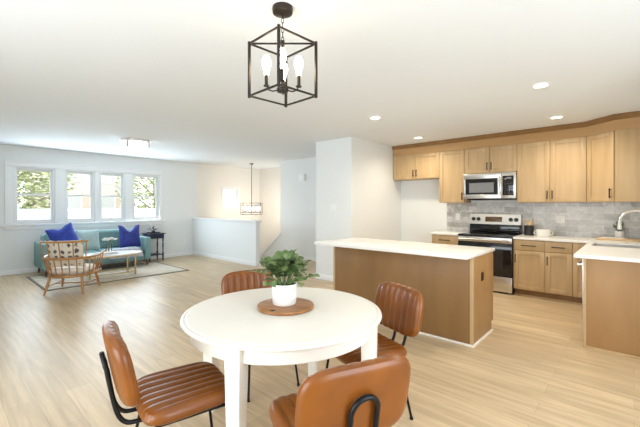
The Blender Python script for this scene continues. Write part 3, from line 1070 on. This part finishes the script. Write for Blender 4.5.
# microwave
MX = 6.30
t = thing('microwave_oven', 'stainless over-the-range microwave hung under the short cabinet', 'microwave', (6.5, 1.83, 1.5))
Y0, Y1, Z0, Z1 = 1.420, 2.250, 1.505, 1.948
MB().box(MX + 0.025, KIT - 0.013, Y0, Y1, Z0 + 0.012, Z1, 0.003).build('body', M['steel'], t, True)
MB().box(MX + 0.05, KIT - 0.03, Y0 + 0.05, Y1 - 0.05, Z0 - 0.01, Z0 + 0.012, 0.003).build('vent_grille', M['black'], t, True)
YC = Y0 + 0.215
d = MB()
d.box(MX, MX + 0.025, YC, Y1, Z0 + 0.012, Z0 + 0.085, 0.003)
d.box(MX, MX + 0.025, YC, Y1, Z1 - 0.09, Z1 - 0.002, 0.003)
d.box(MX, MX + 0.025, Y1 - 0.035, Y1, Z0 + 0.085, Z1 - 0.09, 0.002)
d.box(MX, MX + 0.025, YC, YC + 0.06, Z0 + 0.085, Z1 - 0.09, 0.002)
d = d.build('door', M['steel'], t, True)
MB().box(MX + 0.004, MX + 0.024, YC + 0.06, Y1 - 0.035, Z0 + 0.085, Z1 - 0.09).build('door_window', M['black_glass'], d, True)
MB().box(MX + 0.001, MX + 0.005, YC + 0.115, Y1 - 0.10, Z0 + 0.115, Z1 - 0.16).build('window_screen', M['grey_glass'], d, True)
h = MB().tube([(MX - 0.04, YC + 0.025, Z0 + 0.04), (MX - 0.04, YC + 0.025, Z1 - 0.05)], 0.013, 12)
for z in (Z0 + 0.06, Z1 - 0.07):
    h.box(MX - 0.04, MX + 0.002, YC + 0.015, YC + 0.035, z - 0.01, z + 0.01)
h.build('handle', M['chrome'], d, True)
c = MB().box(MX, MX + 0.025, Y0, YC - 0.003, Z0 + 0.012, Z1 - 0.002, 0.003).build('control_side', M['steel'], t, True)
p = MB().box(MX - 0.003, MX + 0.002, Y0 + 0.03, YC - 0.02, Z0 + 0.06, Z1 - 0.06, 0.001).build('control_panel', M['black_glass'], c, True)
b = MB()
for i in range(5):
    for j in range(3):
        y = Y0 + 0.06 + j * 0.04
        z = Z0 + 0.09 + i * 0.038
        b.box(MX - 0.0055, MX - 0.002, y, y + 0.024, z, z + 0.018, 0.001)
c2 = b.build('keypad', M['dark_plastic'], t, True)
MB().box(MX - 0.005, MX - 0.002, Y0 + 0.06, YC - 0.07, Z1 - 0.11, Z1 - 0.085).build('clock_display', M['grey_glass'], t, True)

# things on the counters
t = thing('utensil_crock', 'black crock standing by the range holding wooden spoons', 'crock', (6.50, 1.27, 0.915))
MB().lathe([(0.0, 0.0), (0.066, 0.0), (0.070, 0.01), (0.070, 0.150), (0.074, 0.160), (0.068, 0.162), (0.064, 0.150), (0.064, 0.012), (0.0, 0.012)], seg=32).build('pot', M['dark_plastic'], t)
rnd = random.Random(3)
sp_labels = ['pale wooden spoon leaning out of the black crock', 'flat pale wooden spatula standing in the black crock']
for k in range(6):
    a = k * PI / 3 + 0.3
    tx, ty = math.cos(a) * 0.058, math.sin(a) * 0.058
    u = MB()
    base = Vector((tx * 0.55, ty * 0.55, 0.014))
    top = Vector((tx * 1.15, ty * 1.15, 0.215 + 0.02 * (k % 3)))
    u.tube([base, base.lerp(top, 0.5), base.lerp(top, 0.8)], [0.006, 0.006, 0.007], 8)
    d = (top - base).normalized()
    q = Matrix.Translation(base.lerp(top, 0.92)) @ d.to_track_quat('Z', 'Y').to_matrix().to_4x4()
    def fn(x, y, tt, q=q):
        return q @ Vector((x, tt, y))
    u.cushion(fn, 0.021, 0.034, 0.004, 0.004, 2.4, 4, 0, 0, 8, 8)
    o = u.build('wooden_utensil', M['spoon'])
    o.location = (6.50, 1.27, 0.915)
    tag(o, 'pale wooden cooking utensil standing in the black crock', 'utensil', 'wooden utensils in the black crock')

t = thing('baking_dish', 'cream oval baking dish with loop handles beside the black crock', 'dish', (6.42, 1.06, 0.915), PI / 2)
MB().lathe([(0.0, 0.0), (0.078, 0.0), (0.092, 0.012), (0.098, 0.095), (0.103, 0.106), (0.098, 0.109), (0.092, 0.098), (0.086, 0.016), (0.0, 0.010)], seg=36, sx=1.0, sy=0.62).build('bowl', M['ceramic'], t)
for s in (-1, 1):
    MB().tube([(s * 0.092, 0.0, 0.035), (s * 0.118, 0.0, 0.034), (s * 0.130, 0, 0.055), (s * 0.118, 0.0, 0.080), (s * 0.094, 0.0, 0.080)], 0.006, 8).build('handle', M['ceramic'], t)

# board and little plant behind the sink
t = thing('serving_board', 'long low wooden board lying behind the sink', 'board', (6.46, 0.13, 0.915), 0.0)
MB().cushion(lambda x, y, tt: Vector((x, y, 0.011 + tt)), 0.12, 0.29, 0.011, 0.011, 8, 30, 0, 0, 16, 24, 0.4).build('board_top', M['spoon'], t)
t = thing('white_plate', 'flat white rectangular plate on the board behind the sink', 'plate', (6.44, 0.22, 0.937))
MB().cushion(lambda x, y, tt: Vector((x, y, 0.007 + tt)), 0.085, 0.14, 0.007, 0.007, 8, 30, 0, 0, 12, 12, 0.4).build('plate_top', M['ceramic'], t)


def leaf_blade(b, c, d, up, l, w, fold=0.25):
    """a small rounded leaf from point c along d"""
    d = d.normalized()
    s = d.cross(up)
    if s.length < 1e-3:
        s = d.cross(Vector((1, 0, 0)))
    s.normalize()
    n = s.cross(d)
    rows = []
    for t_, ww, dz in ((0.0, 0.12, 0), (0.22, 0.75, .06), (0.5, 1.0, .08), (0.78, 0.78, .04), (1.0, 0.10, -.06)):
        p = c + d * l * t_ + n * l * dz
        rows.append((p - s * w * ww + n * w * fold * ww, p, p + s * w * ww + n * w * fold * ww))
    vs = [v for r in rows for v in r]
    f = []
    for i in range(4):
        for k in range(2):
            f.append((i * 3 + k, i * 3 + k + 1, i * 3 + 4 + k, i * 3 + 3 + k))
    b.add(vs, f)


def bushy(name, label, loc, pot_r, pot_h, spread, height, n, leaf, pot_mat, seed, cat='plant'):
    rnd = random.Random(seed)
    t = thing(name, label, cat, loc)
    k = pot_r
    MB().lathe([(0.0, 0.0), (k * 0.86, 0.0), (k * 0.93, 0.006), (k, pot_h * 0.5), (k, pot_h - 0.003), (k - 0.002, pot_h), (k - 0.006, pot_h - 0.002), (k - 0.007, pot_h - 0.018), (0.0, pot_h - 0.018)], seg=40).build('pot', pot_mat, t)
    MB().lathe([(0.0, pot_h - 0.010), (k * 0.5, pot_h - 0.008), (k - 0.0075, pot_h - 0.014)], seg=24).build('soil', M['soil'], t)
    bs, bl = MB(), MB()
    for i in range(n):
        a = i * 2.39996 + rnd.uniform(-.3, .3)
        q = rnd.uniform(0.15, 1.0)
        e = math.sqrt(max(0.0, 1 - q * q)) * rnd.uniform(0.62, 1.05)
        tip = Vector((math.cos(a) * q * spread, math.sin(a) * q * spread, pot_h + height * (0.02 + 0.86 * e)))
        root = Vector((math.cos(a) * k * 0.35, math.sin(a) * k * 0.35, pot_h - 0.012))
        mid = root.lerp(tip, 0.5) + Vector((0, 0, height * 0.16))
        bs.tube([root, mid, tip], [0.0028, 0.0022, 0.0014], 5)
        for j in range(5):
            f = (0.36, 0.54, 0.72, 0.90, 1.0)[j]
            p = root.lerp(mid, f / 0.5) if f < 0.5 else mid.lerp(tip, (f - 0.5) / 0.5)
            out = (tip - mid).normalized()
            side = Vector((-out.y, out.x, 0)).normalized() if abs(out.z) < 0.98 else Vector((1, 0, 0))
            d = out * (0.5 if j < 4 else 1) + side * ((1 if j % 2 else -1) * (0.9 if j < 4 else 0.1)) + Vector((0, 0, rnd.uniform(-.3, .35)))
            up = Vector((rnd.uniform(-.45, .45), rnd.uniform(-.45, .45), 1))
            leaf_blade(bl, p, d, up, leaf * rnd.uniform(0.8, 1.2), leaf * rnd.uniform(0.38, 0.52))
    bs.build('stems', M['stem'], t)
    bl.build('leaves', M['leaf'], t, sharp=80)
    return t


bushy('potted_plant', 'little green plant in a white pot behind the faucet head', (6.55, 0.155, 0.951), 0.054, 0.085, 0.09, 0.13, 16, 0.032, M['ceramic'], 5)

# outlets and switches
def plate(name, label, cat, loc, rz, w, h, detail):
    t = thing(name, label, cat, loc, rz)
    MB().box(-0.006, 0, -w / 2, w / 2, -h / 2, h / 2, 0.002).build('cover_plate', M['plate'], t)
    detail(t)
    return t


def det_outlet(t):
    for z in (-0.022, 0.022):
        s = MB().box(-0.009, -0.005, -0.017, 0.017, z - 0.014, z + 0.014, 0.002).build('socket', M['plate'], t)
        MB().box(-0.0098, -0.0085, -0.008, -0.005, z - 0.004, z + 0.006).box(-0.0098, -0.0085, 0.005, 0.008, z - 0.004, z + 0.006).build('slots', M['dark_plastic'], s)


def det_switch(t):
    MB().box(-0.010, -0.005, -0.014, 0.014, -0.032, 0.032, 0.002).build('rocker', M['plate'], t)


plate('wall_outlet', 'white outlet on the tile beside the range, near the fridge space', 'outlet', (KIT - 0.012, 2.50, 1.19), 0, 0.08, 0.125, det_outlet)
plate('wall_outlet', 'white outlet on the grey tile above the baking dish', 'outlet', (KIT - 0.012, 0.875, 1.18), 0, 0.12, 0.125, det_outlet)
plate('wall_outlet', 'small white outlet low on the window wall past the side table', 'outlet', (4.72, FRONT, 0.42), PI / 2, 0.075, 0.12, det_outlet)
plate('light_switch', 'white light switch on the hallway wall', 'switch', (6.42, 6.02, 1.33), 0, 0.09, 0.13, det_switch)
plate('light_switch', 'faint white light switch on the wall block beside the island', 'switch', (4.95, 4.12, 1.36), 0, 0.16, 0.125, det_switch)
t = thing('door_chime', 'white box chime high on the hallway wall', 'chime', (6.42, 6.35, 2.12))
MB().box(-0.055, 0, -0.10, 0.10, -0.085, 0.085, 0.008).build('housing', M['plate'], t)
MB().box(-0.058, -0.054, -0.075, 0.075, -0.06, 0.06, 0.002).build('cover', M['plate'], t)

# ------------------------------------------------------------------ dining table
TX, TY, TA = 1.495, 1.65, math.radians(23)
t = thing('dining_table', 'round cream painted dining table with four square legs', 'table', (TX, TY, 0), TA)
R = 0.612
MB().lathe([(0.0, 0.718), (R - 0.045, 0.718), (R - 0.02, 0.721), (R - 0.004, 0.727), (R, 0.733), (R - 0.002, 0.740), (R - 0.012, 0.745), (R - 0.022, 0.7465),
            (R - 0.025, 0.7445), (R - 0.030, 0.7445), (R - 0.033, 0.7495), (R - 0.038, 0.750), (0.0, 0.750)], seg=96).build('tabletop', M['cream'], t, sharp=60)
AR = 0.560
MB().lathe([(AR, 0.718), (AR, 0.645), (AR - 0.006, 0.640), (AR - 0.022, 0.640), (AR - 0.022, 0.718)], seg=96).build('apron', M['cream'], t)
for k in range(4):
    a = k * PI / 2
    q = Matrix.Rotation(a, 4, 'Z') @ Matrix.Translation((0.545, 0, 0))
    b = MB()
    tb = bmesh.new()
    bmesh.ops.create_cube(tb, size=1)
    for v in tb.verts:
        w = 0.043 if v.co.z > 0 else 0.030
        v.co = Vector((v.co.x * 2 * w, v.co.y * 2 * w, 0.359 + v.co.z * 0.718))
    bmesh.ops.bevel(tb, geom=list(tb.edges), offset=0.003, segments=2, profile=0.5, affect='EDGES')
    b.merge(tb, q)
    b.build('leg', M['cream'], t)

t = thing('round_board', 'round acacia wood board under the potted plant on the table', 'board', (1.515, 1.655, 0.750), 0.5)
MB().lathe([(0.0, 0.0), (0.172, 0.0), (0.180, 0.004), (0.182, 0.012), (0.178, 0.019), (0.170, 0.021), (0.0, 0.021)], seg=64).build('disc', M['board'], t)
MB().lathe([(0.0, 0.0213), (0.016, 0.0213)], (-0.148, 0.03, 0), 20).build('hang_hole', M['soil'], t)
bushy('potted_plant', 'bushy green plant in a white pot in the middle of the round table', (1.52, 1.672, 0.771), 0.080, 0.132, 0.20, 0.185, 36, 0.056, M['ceramic'], 11)


# ------------------------------------------------------------------ dining chairs
def smooth_path(P, k=4):
    P = [Vector(p) for p in P]
    out = []
    for i in range(len(P) - 1):
        a, b, c, d = P[max(i - 1, 0)], P[i], P[i + 1], P[min(i + 2, len(P) - 1)]
        for j in range(k):
            t = j / k
            out.append(tuple(0.5 * (2 * b + (c - a) * t + (2 * a - 5 * b + 4 * c - d) * t * t + (3 * b - a - 3 * c + d) * t ** 3)))
    out.append(tuple(P[-1]))
    return out


def make_chair(label):
    """faces +x; origin on the floor under the middle of the seat"""
    t = thing('dining_chair', label, 'chair', (0, 0, 0), 0, 'tan leather chairs round the dining table')

    def seat(x, y, z):
        w = 1.0 - 0.04 * (x / 0.22)
        return Vector((x, y * w, 0.435 + z + 0.012 * (y / 0.22) ** 2))
    MB().cushion(seat, 0.225, 0.225, 0.048, 0.040, 5, 9, 8, 0.010, 26, 80, 0.5).build('seat', M['leather'], t)

    def back(u, v, d):
        # u up, v across, d towards the front
        x = -0.30 - 0.20 * u + 0.32 * v * v + d
        return Vector((x, v, 0.672 + u))
    MB().cushion(back, 0.160, 0.240, 0.038, 0.034, 4.2, 10, 8, 0.009, 24, 80, 0.5).build('backrest', M['leather'], t)
    # inverted U of black tube up the back, bending forward under the seat
    half = 0.055
    pth = []
    for (x, z) in ((0.10, 0.388), (-0.10, 0.388), (-0.22, 0.390), (-0.268, 0.40), (-0.300, 0.44), (-0.322, 0.52), (-0.346, 0.66)):
        pth.append((x, -half, z))
    top = []
    for k in range(1, 10):
        a = PI * k / 10
        top.append((-0.348 - 0.014 * math.sin(a), -half * math.cos(a), 0.66 + 0.058 * math.sin(a)))
    pth = smooth_path(pth)
    pth += top + [(x, -y, z) for (x, y, z) in pth[::-1]]
    MB().tube(pth, 0.0105, 12).build('back_support', M['black'], t)
    fr = MB()
    ring = [(0.17, -0.17, 0.392), (-0.16, -0.16, 0.392), (-0.16, 0.16, 0.392), (0.17, 0.17, 0.392)]
    fr.tube(ring, 0.009, 8, True)
    fr.build('seat_frame', M['black'], t)
    for (x, y, X, Y) in ((0.17, -0.17, 0.225, -0.205), (0.17, 0.17, 0.225, 0.205), (-0.16, -0.16, -0.235, -0.2), (-0.16, 0.16, -0.235, 0.2)):
        MB().tube([(x, y, 0.392), (X, Y, 0.008)], 0.0085, 10).lathe([(0.0, 0.0), (0.012, 0.0), (0.012, 0.012), (0.0, 0.012)], (X, Y, 0), 12).build('leg', M['black'], t)
    return t


proto = make_chair('tan leather chair seen from behind with a black loop on its smooth back')
spots = [(1.183, 1.037, 66, None),
         (0.88, 1.742, -12, 'tan leather chair in profile with its whole ribbed seat in view'),
         (1.955, 1.355, 160, 'tan leather chair with ribbed back facing us before the island panel'),
         (1.775, 2.215, 255, 'tan leather chair showing only its back top behind the tabletop and plant')]
for i, (x, y, a, lab) in enumerate(spots):
    c = proto if i == 0 else copy_tree(proto)
    c.location = (x, y, 0)
    c.rotation_euler = (0, 0, math.radians(a))
    if lab:
        c['label'] = lab

# ------------------------------------------------------------------ living room
t = thing('area_rug', 'cream and brown woven rug with a thin dark border under the coffee table', 'rug', (2.5, 8.1, 0))
MB().box(1.27, 3.72, 7.16, 8.78, 0, 0.010, 0.003).build('field', M['rug'], t, True)
b = MB()
for (a, c, d, e) in ((1.25, 3.74, 7.14, 7.19), (1.25, 3.74, 8.75, 8.80), (1.25, 1.29, 7.19, 8.75), (3.70, 3.74, 7.19, 8.75)):
    b.box(a, c, d, e, 0, 0.0115, 0.002)
b.build('border', M['rug_border'], t, True)

# sofa
SX, SY = 2.45, 8.83
t = thing('sofa', 'seafoam blue upholstered sofa below the row of windows', 'sofa', (SX, SY, 0))


def slab(x0, x1, y0, y1, z0, z1, r=0.04):
    b = MB()
    b.box(x0, x1, y0, y1, z0, z1, r)
    return b


W2 = 1.02
slab(-W2 + .02, W2 - .02, -0.36, 0.38, 0.15, 0.29, 0.02).build('base', M['sofa'], t)
slab(-W2 + .10, W2 - .10, 0.24, 0.42, 0.20, 0.80, 0.05).build('backrest', M['sofa'], t)
for s in (-1, 1):
    x0, x1 = sorted((s * W2, s * (W2 - 0.14)))
    slab(x0, x1, -0.40, 0.42, 0.15, 0.66, 0.035).build('arm', M['sofa'], t)
for s in (-1, 1):
    def fn(x, y, z, s=s):
        return Vector((s * 0.44 + x, -0.08 + y, 0.355 + z))
    MB().cushion(fn, 0.435, 0.325, 0.075, 0.068, 10, 14, 0, 0, 20, 20, 0.5).build('seat_cushion', M['sofa'], t)
    def fn(x, y, z, s=s):
        return Vector((s * 0.44 + x, 0.20 - z + 0.22 * y, 0.63 + y))
    MB().cushion(fn, 0.43, 0.22, 0.085, 0.06, 7, 5, 0, 0, 20, 20, 0.5).build('back_cushion', M['teal'], t)
for x in (-0.93, 0.93):
    for y in (-0.33, 0.35):
        MB().tube([(x, y, 0.16), (x * 1.02, y * 1.03, 0.0125 if y < 0 else 0.001)], [0.024, 0.014], 10).build('leg', M['walnut'], t)


def pillow(name, label, cat, loc, rz, w, h, th, m, tilt=0.35, notch=0.0, roll=0.0):
    t = thing(name, label, cat, loc, rz)

    def fn(x, y, z):
        u, v = x / w * 2, y / h * 2
        pinch = 1 - 0.10 * (1 - v * v) * abs(u)
        lift = 1 - 0.08 * (1 - u * u)
        yy = y * lift - notch * max(0, v) ** 2 * math.exp(-(u * 2.6) ** 2)
        X, Z = x * pinch, h / 2 + yy
        X, Z = X * math.cos(roll) - Z * math.sin(roll), X * math.sin(roll) + Z * math.cos(roll)
        return Vector((X, -z - Z * -tilt, Z))
    MB().cushion(fn, w / 2, h / 2, th / 2, th / 2, 26, 2.2, 0, 0, 26, 26, 0.75).build('cover', m, t)
    return t


pillow('throw_pillow', 'royal blue square pillow leaning in the sofa corner by the wooden chair', 'pillow', (1.90, 8.60, 0.505), 0.10, 0.50, 0.50, 0.16, M['blue'], 0.28, 0.05, 0.30)
pillow('throw_pillow', 'pale aqua square pillow leaning on the sofa beside the royal blue one', 'pillow', (2.27, 8.66, 0.433), -0.05, 0.44, 0.45, 0.15, M['aqua'], 0.35)
pillow('throw_pillow', 'deep navy velvet pillow with a dented top by the side table', 'pillow', (3.09, 8.65, 0.433), -0.10, 0.46, 0.52, 0.15, M['navy_velvet'], 0.26, 0.13)
# throw blanket on the seat
t = thing('throw_blanket', 'grey lavender throw blanket draped over the sofa seat and front edge', 'blanket', (2.85, 8.5, 0.43))
b = MB()
prof = [(8.565, 0.439), (8.54, 0.442), (8.47, 0.440), (8.43, 0.428), (8.412, 0.40), (8.405, 0.36), (8.40, 0.30), (8.40, 0.24)]
xs = [2.50 + 0.03 * i for i in range(24)]
rows = []
for j, (y, z) in enumerate(prof):
    rows.append([(x + 0.05 * j * (0.1 if j < 5 else 0.25), y - 0.005 * math.sin(x * 47), z + 0.004 * math.sin(x * 60 + j)) for x in xs])
vs = [p for r in rows for p in r] + [(x, y + 0.004 * (1 if j > 4 else 0) * -1, z + 0.008) for j, r in enumerate(rows) for (x, y, z) in r]
n = len(xs)
k = len(prof) * n
fs = []
for j in range(len(prof) - 1):
    for i in range(n - 1):
        q4 = (j * n + i, j * n + i + 1, (j + 1) * n + i + 1, (j + 1) * n + i)
        fs.append(q4)
        fs.append(tuple(k + v for v in q4[::-1]))
b.add(vs, fs)
b.build('cloth', M['throw'], t, True)

# coffee table
t = thing('coffee_table', 'oval white marble coffee table on thin gold legs', 'table', (2.38, 7.74, 0.0115), 0)
MB().lathe([(0.0, 0.415), (0.97, 0.415), (1.0, 0.420), (1.0, 0.434), (0.985, 0.440), (0.0, 0.440)], seg=72, sx=0.60, sy=0.36).build('marble_top', M['marble'], t)
MB().lathe([(0.90, 0.395), (0.93, 0.395), (0.93, 0.415), (0.90, 0.415), (0.90, 0.395)], seg=72, sx=0.60, sy=0.36).build('top_ring', M['gold'], t)
for sx in (-1, 1):
    for sy in (-1, 1):
        MB().box(sx * 0.40 - 0.013, sx * 0.40 + 0.013, sy * 0.215 - 0.013, sy * 0.215 + 0.013, 0.0, 0.415, 0.002).build('leg', M['gold'], t)
MB().box(-0.40, 0.40, -0.226, -0.206, 0.05, 0.066).box(-0.40, 0.40, 0.206, 0.226, 0.05, 0.066).box(-0.410, -0.390, -0.21, 0.21, 0.05, 0.066).box(0.390, 0.410, -0.21, 0.21, 0.05, 0.066).build('stretcher', M['gold'], t)
ZC = 0.0115 + 0.440
for i, (w, d, hgt, m, lab) in enumerate([(0.34, 0.24, 0.022, M['throw'], 'grey covered book, lower of two on the coffee table'),
                                         (0.28, 0.20, 0.018, M['linen'], 'cream covered book, upper of two on the coffee table')]):
    z = ZC + (0 if i == 0 else 0.022)
    t = thing('coffee_table_book', lab, 'book', (2.30, 7.66, z), 0.15)
    MB().box(-w / 2, w / 2, -d / 2, d / 2, 0, 0.003).box(-w / 2, w / 2, -d / 2, d / 2, hgt - 0.003, hgt).box(-w / 2, w / 2, d / 2 - 0.004, d / 2, 0.003, hgt - 0.003).build('cover', m, t)
    MB().box(-w / 2 + 0.005, w / 2 - 0.005, -d / 2 + 0.005, d / 2 - 0.004, 0.003, hgt - 0.003).build('pages', M['plate'], t)
t = thing('flower_vase', 'small clear vase of white flowers on the coffee table', 'vase', (2.42, 7.93, ZC))
t.scale = (1.45, 1.45, 1.35)
MB().lathe([(0.0, 0.0), (0.035, 0.0), (0.042, 0.02), (0.034, 0.08), (0.036, 0.12), (0.033, 0.12), (0.031, 0.08), (0.038, 0.02), (0.0, 0.006)], seg=24).build('glass', M['glass'], t)
bs, bp = MB(), MB()
rnd = random.Random(4)
for k in range(9):
    a = k * 2.4
    r = 0.03 + 0.075 * (k / 9)
    tip = Vector((math.cos(a) * r, math.sin(a) * r, 0.22 - 0.5 * r + rnd.uniform(-.01, .01)))
    bs.tube([(math.cos(a) * 0.008, math.sin(a) * 0.008, 0.01), (math.cos(a) * 0.012, math.sin(a) * 0.012, 0.11), tip], 0.002, 5)
    for j in range(7):
        b_ = j * 2 * PI / 7
        leaf_blade(bp, tip, Vector((math.cos(b_), math.sin(b_), 0.45)), Vector((0, 0, 1)), 0.042, 0.017)
        leaf_blade(bp, tip, Vector((math.cos(b_ + .4) * 0.5, math.sin(b_ + .4) * 0.5, 0.8)), Vector((math.cos(b_), math.sin(b_), 1)), 0.03, 0.012)
bs.build('stems', M['stem'], t)
bp.build('blooms', M['petal'], t, sharp=80)

# wooden spindle chair
t = thing('spindle_armchair', 'honey wood spindle barrel armchair with cream seat pad facing the sofa', 'armchair', (1.57, 6.88, 0), math.radians(54))


def ush(r0, r1, ext, n=14):
    """U outline open to +x: straight arms then a half round at the back"""
    pts = [(ext, -r1)]
    for k in range(n + 1):
        a = -PI / 2 - PI * k / n
        pts.append((r0 * math.cos(a) * 1.0 - 0.02, r1 * math.sin(a)))
    pts.append((ext, r1))
    return pts


sr = ush(0.30, 0.30, 0.30)
b = MB().tube([(x, y, 0.285) for x, y in sr], 0.020, 10)
b.tube([(0.30, -0.30, 0.285), (0.30, 0.30, 0.285)], 0.020, 10)
b.build('seat_frame', M['honey'], t)
ar = ush(0.375, 0.375, 0.27)
b = MB().tube([(x, y, 0.575 + 0.035 * max(0, x) / 0.27) for x, y in ar], [0.017] + [0.019] * (len(ar) - 2) + [0.017], 10)
b.build('arm_rail', M['honey'], t)
# crest over the back
cr = []
for k in range(11):
    a = PI - 0.95 + 1.9 * k / 10
    cr.append((0.41 * math.cos(a) - 0.05, 0.41 * math.sin(a), 0.84))
MB().tube(cr, 0.016, 10).build('crest_rail', M['honey'], t)
def lerp_path(P, f):
    ls = [0]
    for a, c in zip(P, P[1:]):
        ls.append(ls[-1] + math.hypot(c[0] - a[0], c[1] - a[1]))
    s = f * ls[-1]
    for i in range(len(P) - 1):
        if s <= ls[i + 1] + 1e-9:
            g = (s - ls[i]) / (ls[i + 1] - ls[i])
            return (P[i][0] + (P[i + 1][0] - P[i][0]) * g, P[i][1] + (P[i + 1][1] - P[i][1]) * g)
    return P[-1]


for k in range(17):
    f = 0.03 + 0.94 * k / 16
    p, q_ = lerp_path(sr, f), lerp_path(ar, f)
    MB().tube([(p[0], p[1], 0.285), ((p[0] + q_[0]) / 2, (p[1] + q_[1]) / 2, 0.43), (q_[0], q_[1], 0.578 + 0.035 * max(0, q_[0]) / 0.27)], [0.008, 0.0105, 0.008], 8).build('spindle', M['honey'], t)
for k in range(5):
    a = PI - 0.9 + 1.8 * k / 4
    MB().tube([(0.375 * math.cos(a) - 0.02, 0.375 * math.sin(a), 0.575), (0.41 * math.cos(a) - 0.05, 0.41 * math.sin(a), 0.84)], [0.009, 0.009], 8).build('crest_spindle', M['honey'], t)
for (x, y, X, Y) in ((0.24, -0.24, 0.30, -0.29), (0.24, 0.24, 0.30, 0.29), (-0.22, -0.22, -0.30, -0.27), (-0.22, 0.22, -0.30, 0.27)):
    zf = 0.0115 if (X > 0 and Y > 0) else 0.0
    MB().tube([(x, y, 0.285), ((x + X) / 2, (y + Y) / 2, 0.14), (X, Y, 0.002 + zf)], [0.018, 0.022, 0.013], 10).build('leg', M['honey'], t)
MB().tube([(0.275, -0.265, 0.13), (-0.265, -0.245, 0.13)], 0.010, 8).tube([(0.275, 0.265, 0.13), (-0.265, 0.245, 0.13)], 0.010, 8).tube([(0, -0.255, 0.13), (0, 0.255, 0.13)], 0.010, 8).build('stretcher', M['honey'], t)
MB().cushion(lambda x, y, z: Vector((0.02 + x, y, 0.355 + z)), 0.29, 0.285, 0.05, 0.05, 3.6, 10, 0, 0, 22, 22, 0.5).build('seat_pad', M['linen'], t)
aa = math.radians(54)
pp = Vector((1.57, 6.88, 0)) + Matrix.Rotation(aa, 3, 'Z') @ Vector((-0.16, 0, 0))
pillow('throw_pillow', 'cream pillow printed with dark leaf motifs leaning in the wooden armchair', 'pillow', (pp.x, pp.y, 0.405), aa + PI / 2 + PI, 0.54, 0.46, 0.14, M['motif'], -0.28)

# side table
t = thing('side_table', 'navy painted side table with turned legs next to the sofa', 'table', (3.79, 9.08, 0))
h = 0.70
MB().box(-0.215, 0.215, -0.215, 0.215, h - 0.022, h, 0.005).build('tabletop', M['navy_paint'], t)
MB().box(-0.185, 0.185, -0.185, 0.185, h - 0.13, h - 0.022, 0.003).build('apron', M['navy_paint'], t)
for x in (-0.165, 0.165):
    for y in (-0.165, 0.165):
        prof = [(0.0, 0.0), (0.012, 0.0), (0.016, 0.05), (0.020, 0.10), (0.022, 0.13), (0.022, 0.19), (0.014, 0.20), (0.020, 0.22), (0.013, 0.24), (0.019, 0.40), (0.013, 0.50), (0.021, 0.52), (0.014, 0.54), (0.022, 0.56), (0.022, h - 0.13), (0.0, h - 0.13)]
        MB().lathe(prof, (x, y, 0), 14).build('leg', M['navy_paint'], t)
MB().box(-0.18, 0.18, -0.18, 0.18, 0.15, 0.168, 0.003).build('shelf', M['navy_paint'], t)
t = thing('decor_tray', 'shallow black tray on the navy side table', 'tray', (3.77, 9.04, 0.70), 0.1)
MB().box(-0.13, 0.13, -0.09, 0.09, 0, 0.008, 0.002).build('tray_base', M['dark_plastic'], t)
b = MB()
for (x0, x1, y0, y1) in ((-.13, .13, -.09, -.082), (-.13, .13, .082, .09), (-.13, -.122, -.082, .082), (.122, .13, -.082, .082)):
    b.box(x0, x1, y0, y1, 0.008, 0.028, 0.001)
b.build('tray_rim', M['dark_plastic'], t)
t = thing('floral_ornament', 'small white blossoms with dark leaves on the black tray', 'flowers', (3.77, 9.04, 0.708))
MB().lathe([(0.0, 0.0), (0.04, 0.0), (0.045, 0.03), (0.03, 0.05), (0.0, 0.05)], seg=20).build('bowl', M['dark_plastic'], t)
bl, bp = MB(), MB()
rnd = random.Random(9)
for k in range(16):
    a = k * 2.4
    r = rnd.uniform(0.02, 0.10)
    tip = Vector((math.cos(a) * r, math.sin(a) * r, rnd.uniform(0.07, 0.19)))
    leaf_blade(bl, tip, Vector((math.cos(a), math.sin(a), rnd.uniform(-.2, .8))), Vector((0, 0, 1)), 0.075, 0.026)
    bl.tube([(0, 0, 0.04), tip], 0.002, 5)
    if k % 2:
        for j in range(6):
            q_ = j * PI / 3
            leaf_blade(bp, tip + Vector((0, 0, 0.012)), Vector((math.cos(q_), math.sin(q_), 0.5)), Vector((0, 0, 1)), 0.042, 0.018)
bl.build('dark_leaves', M['dark_plastic'], t, sharp=80)
bp.build('blossoms', M['petal'], t, sharp=80)
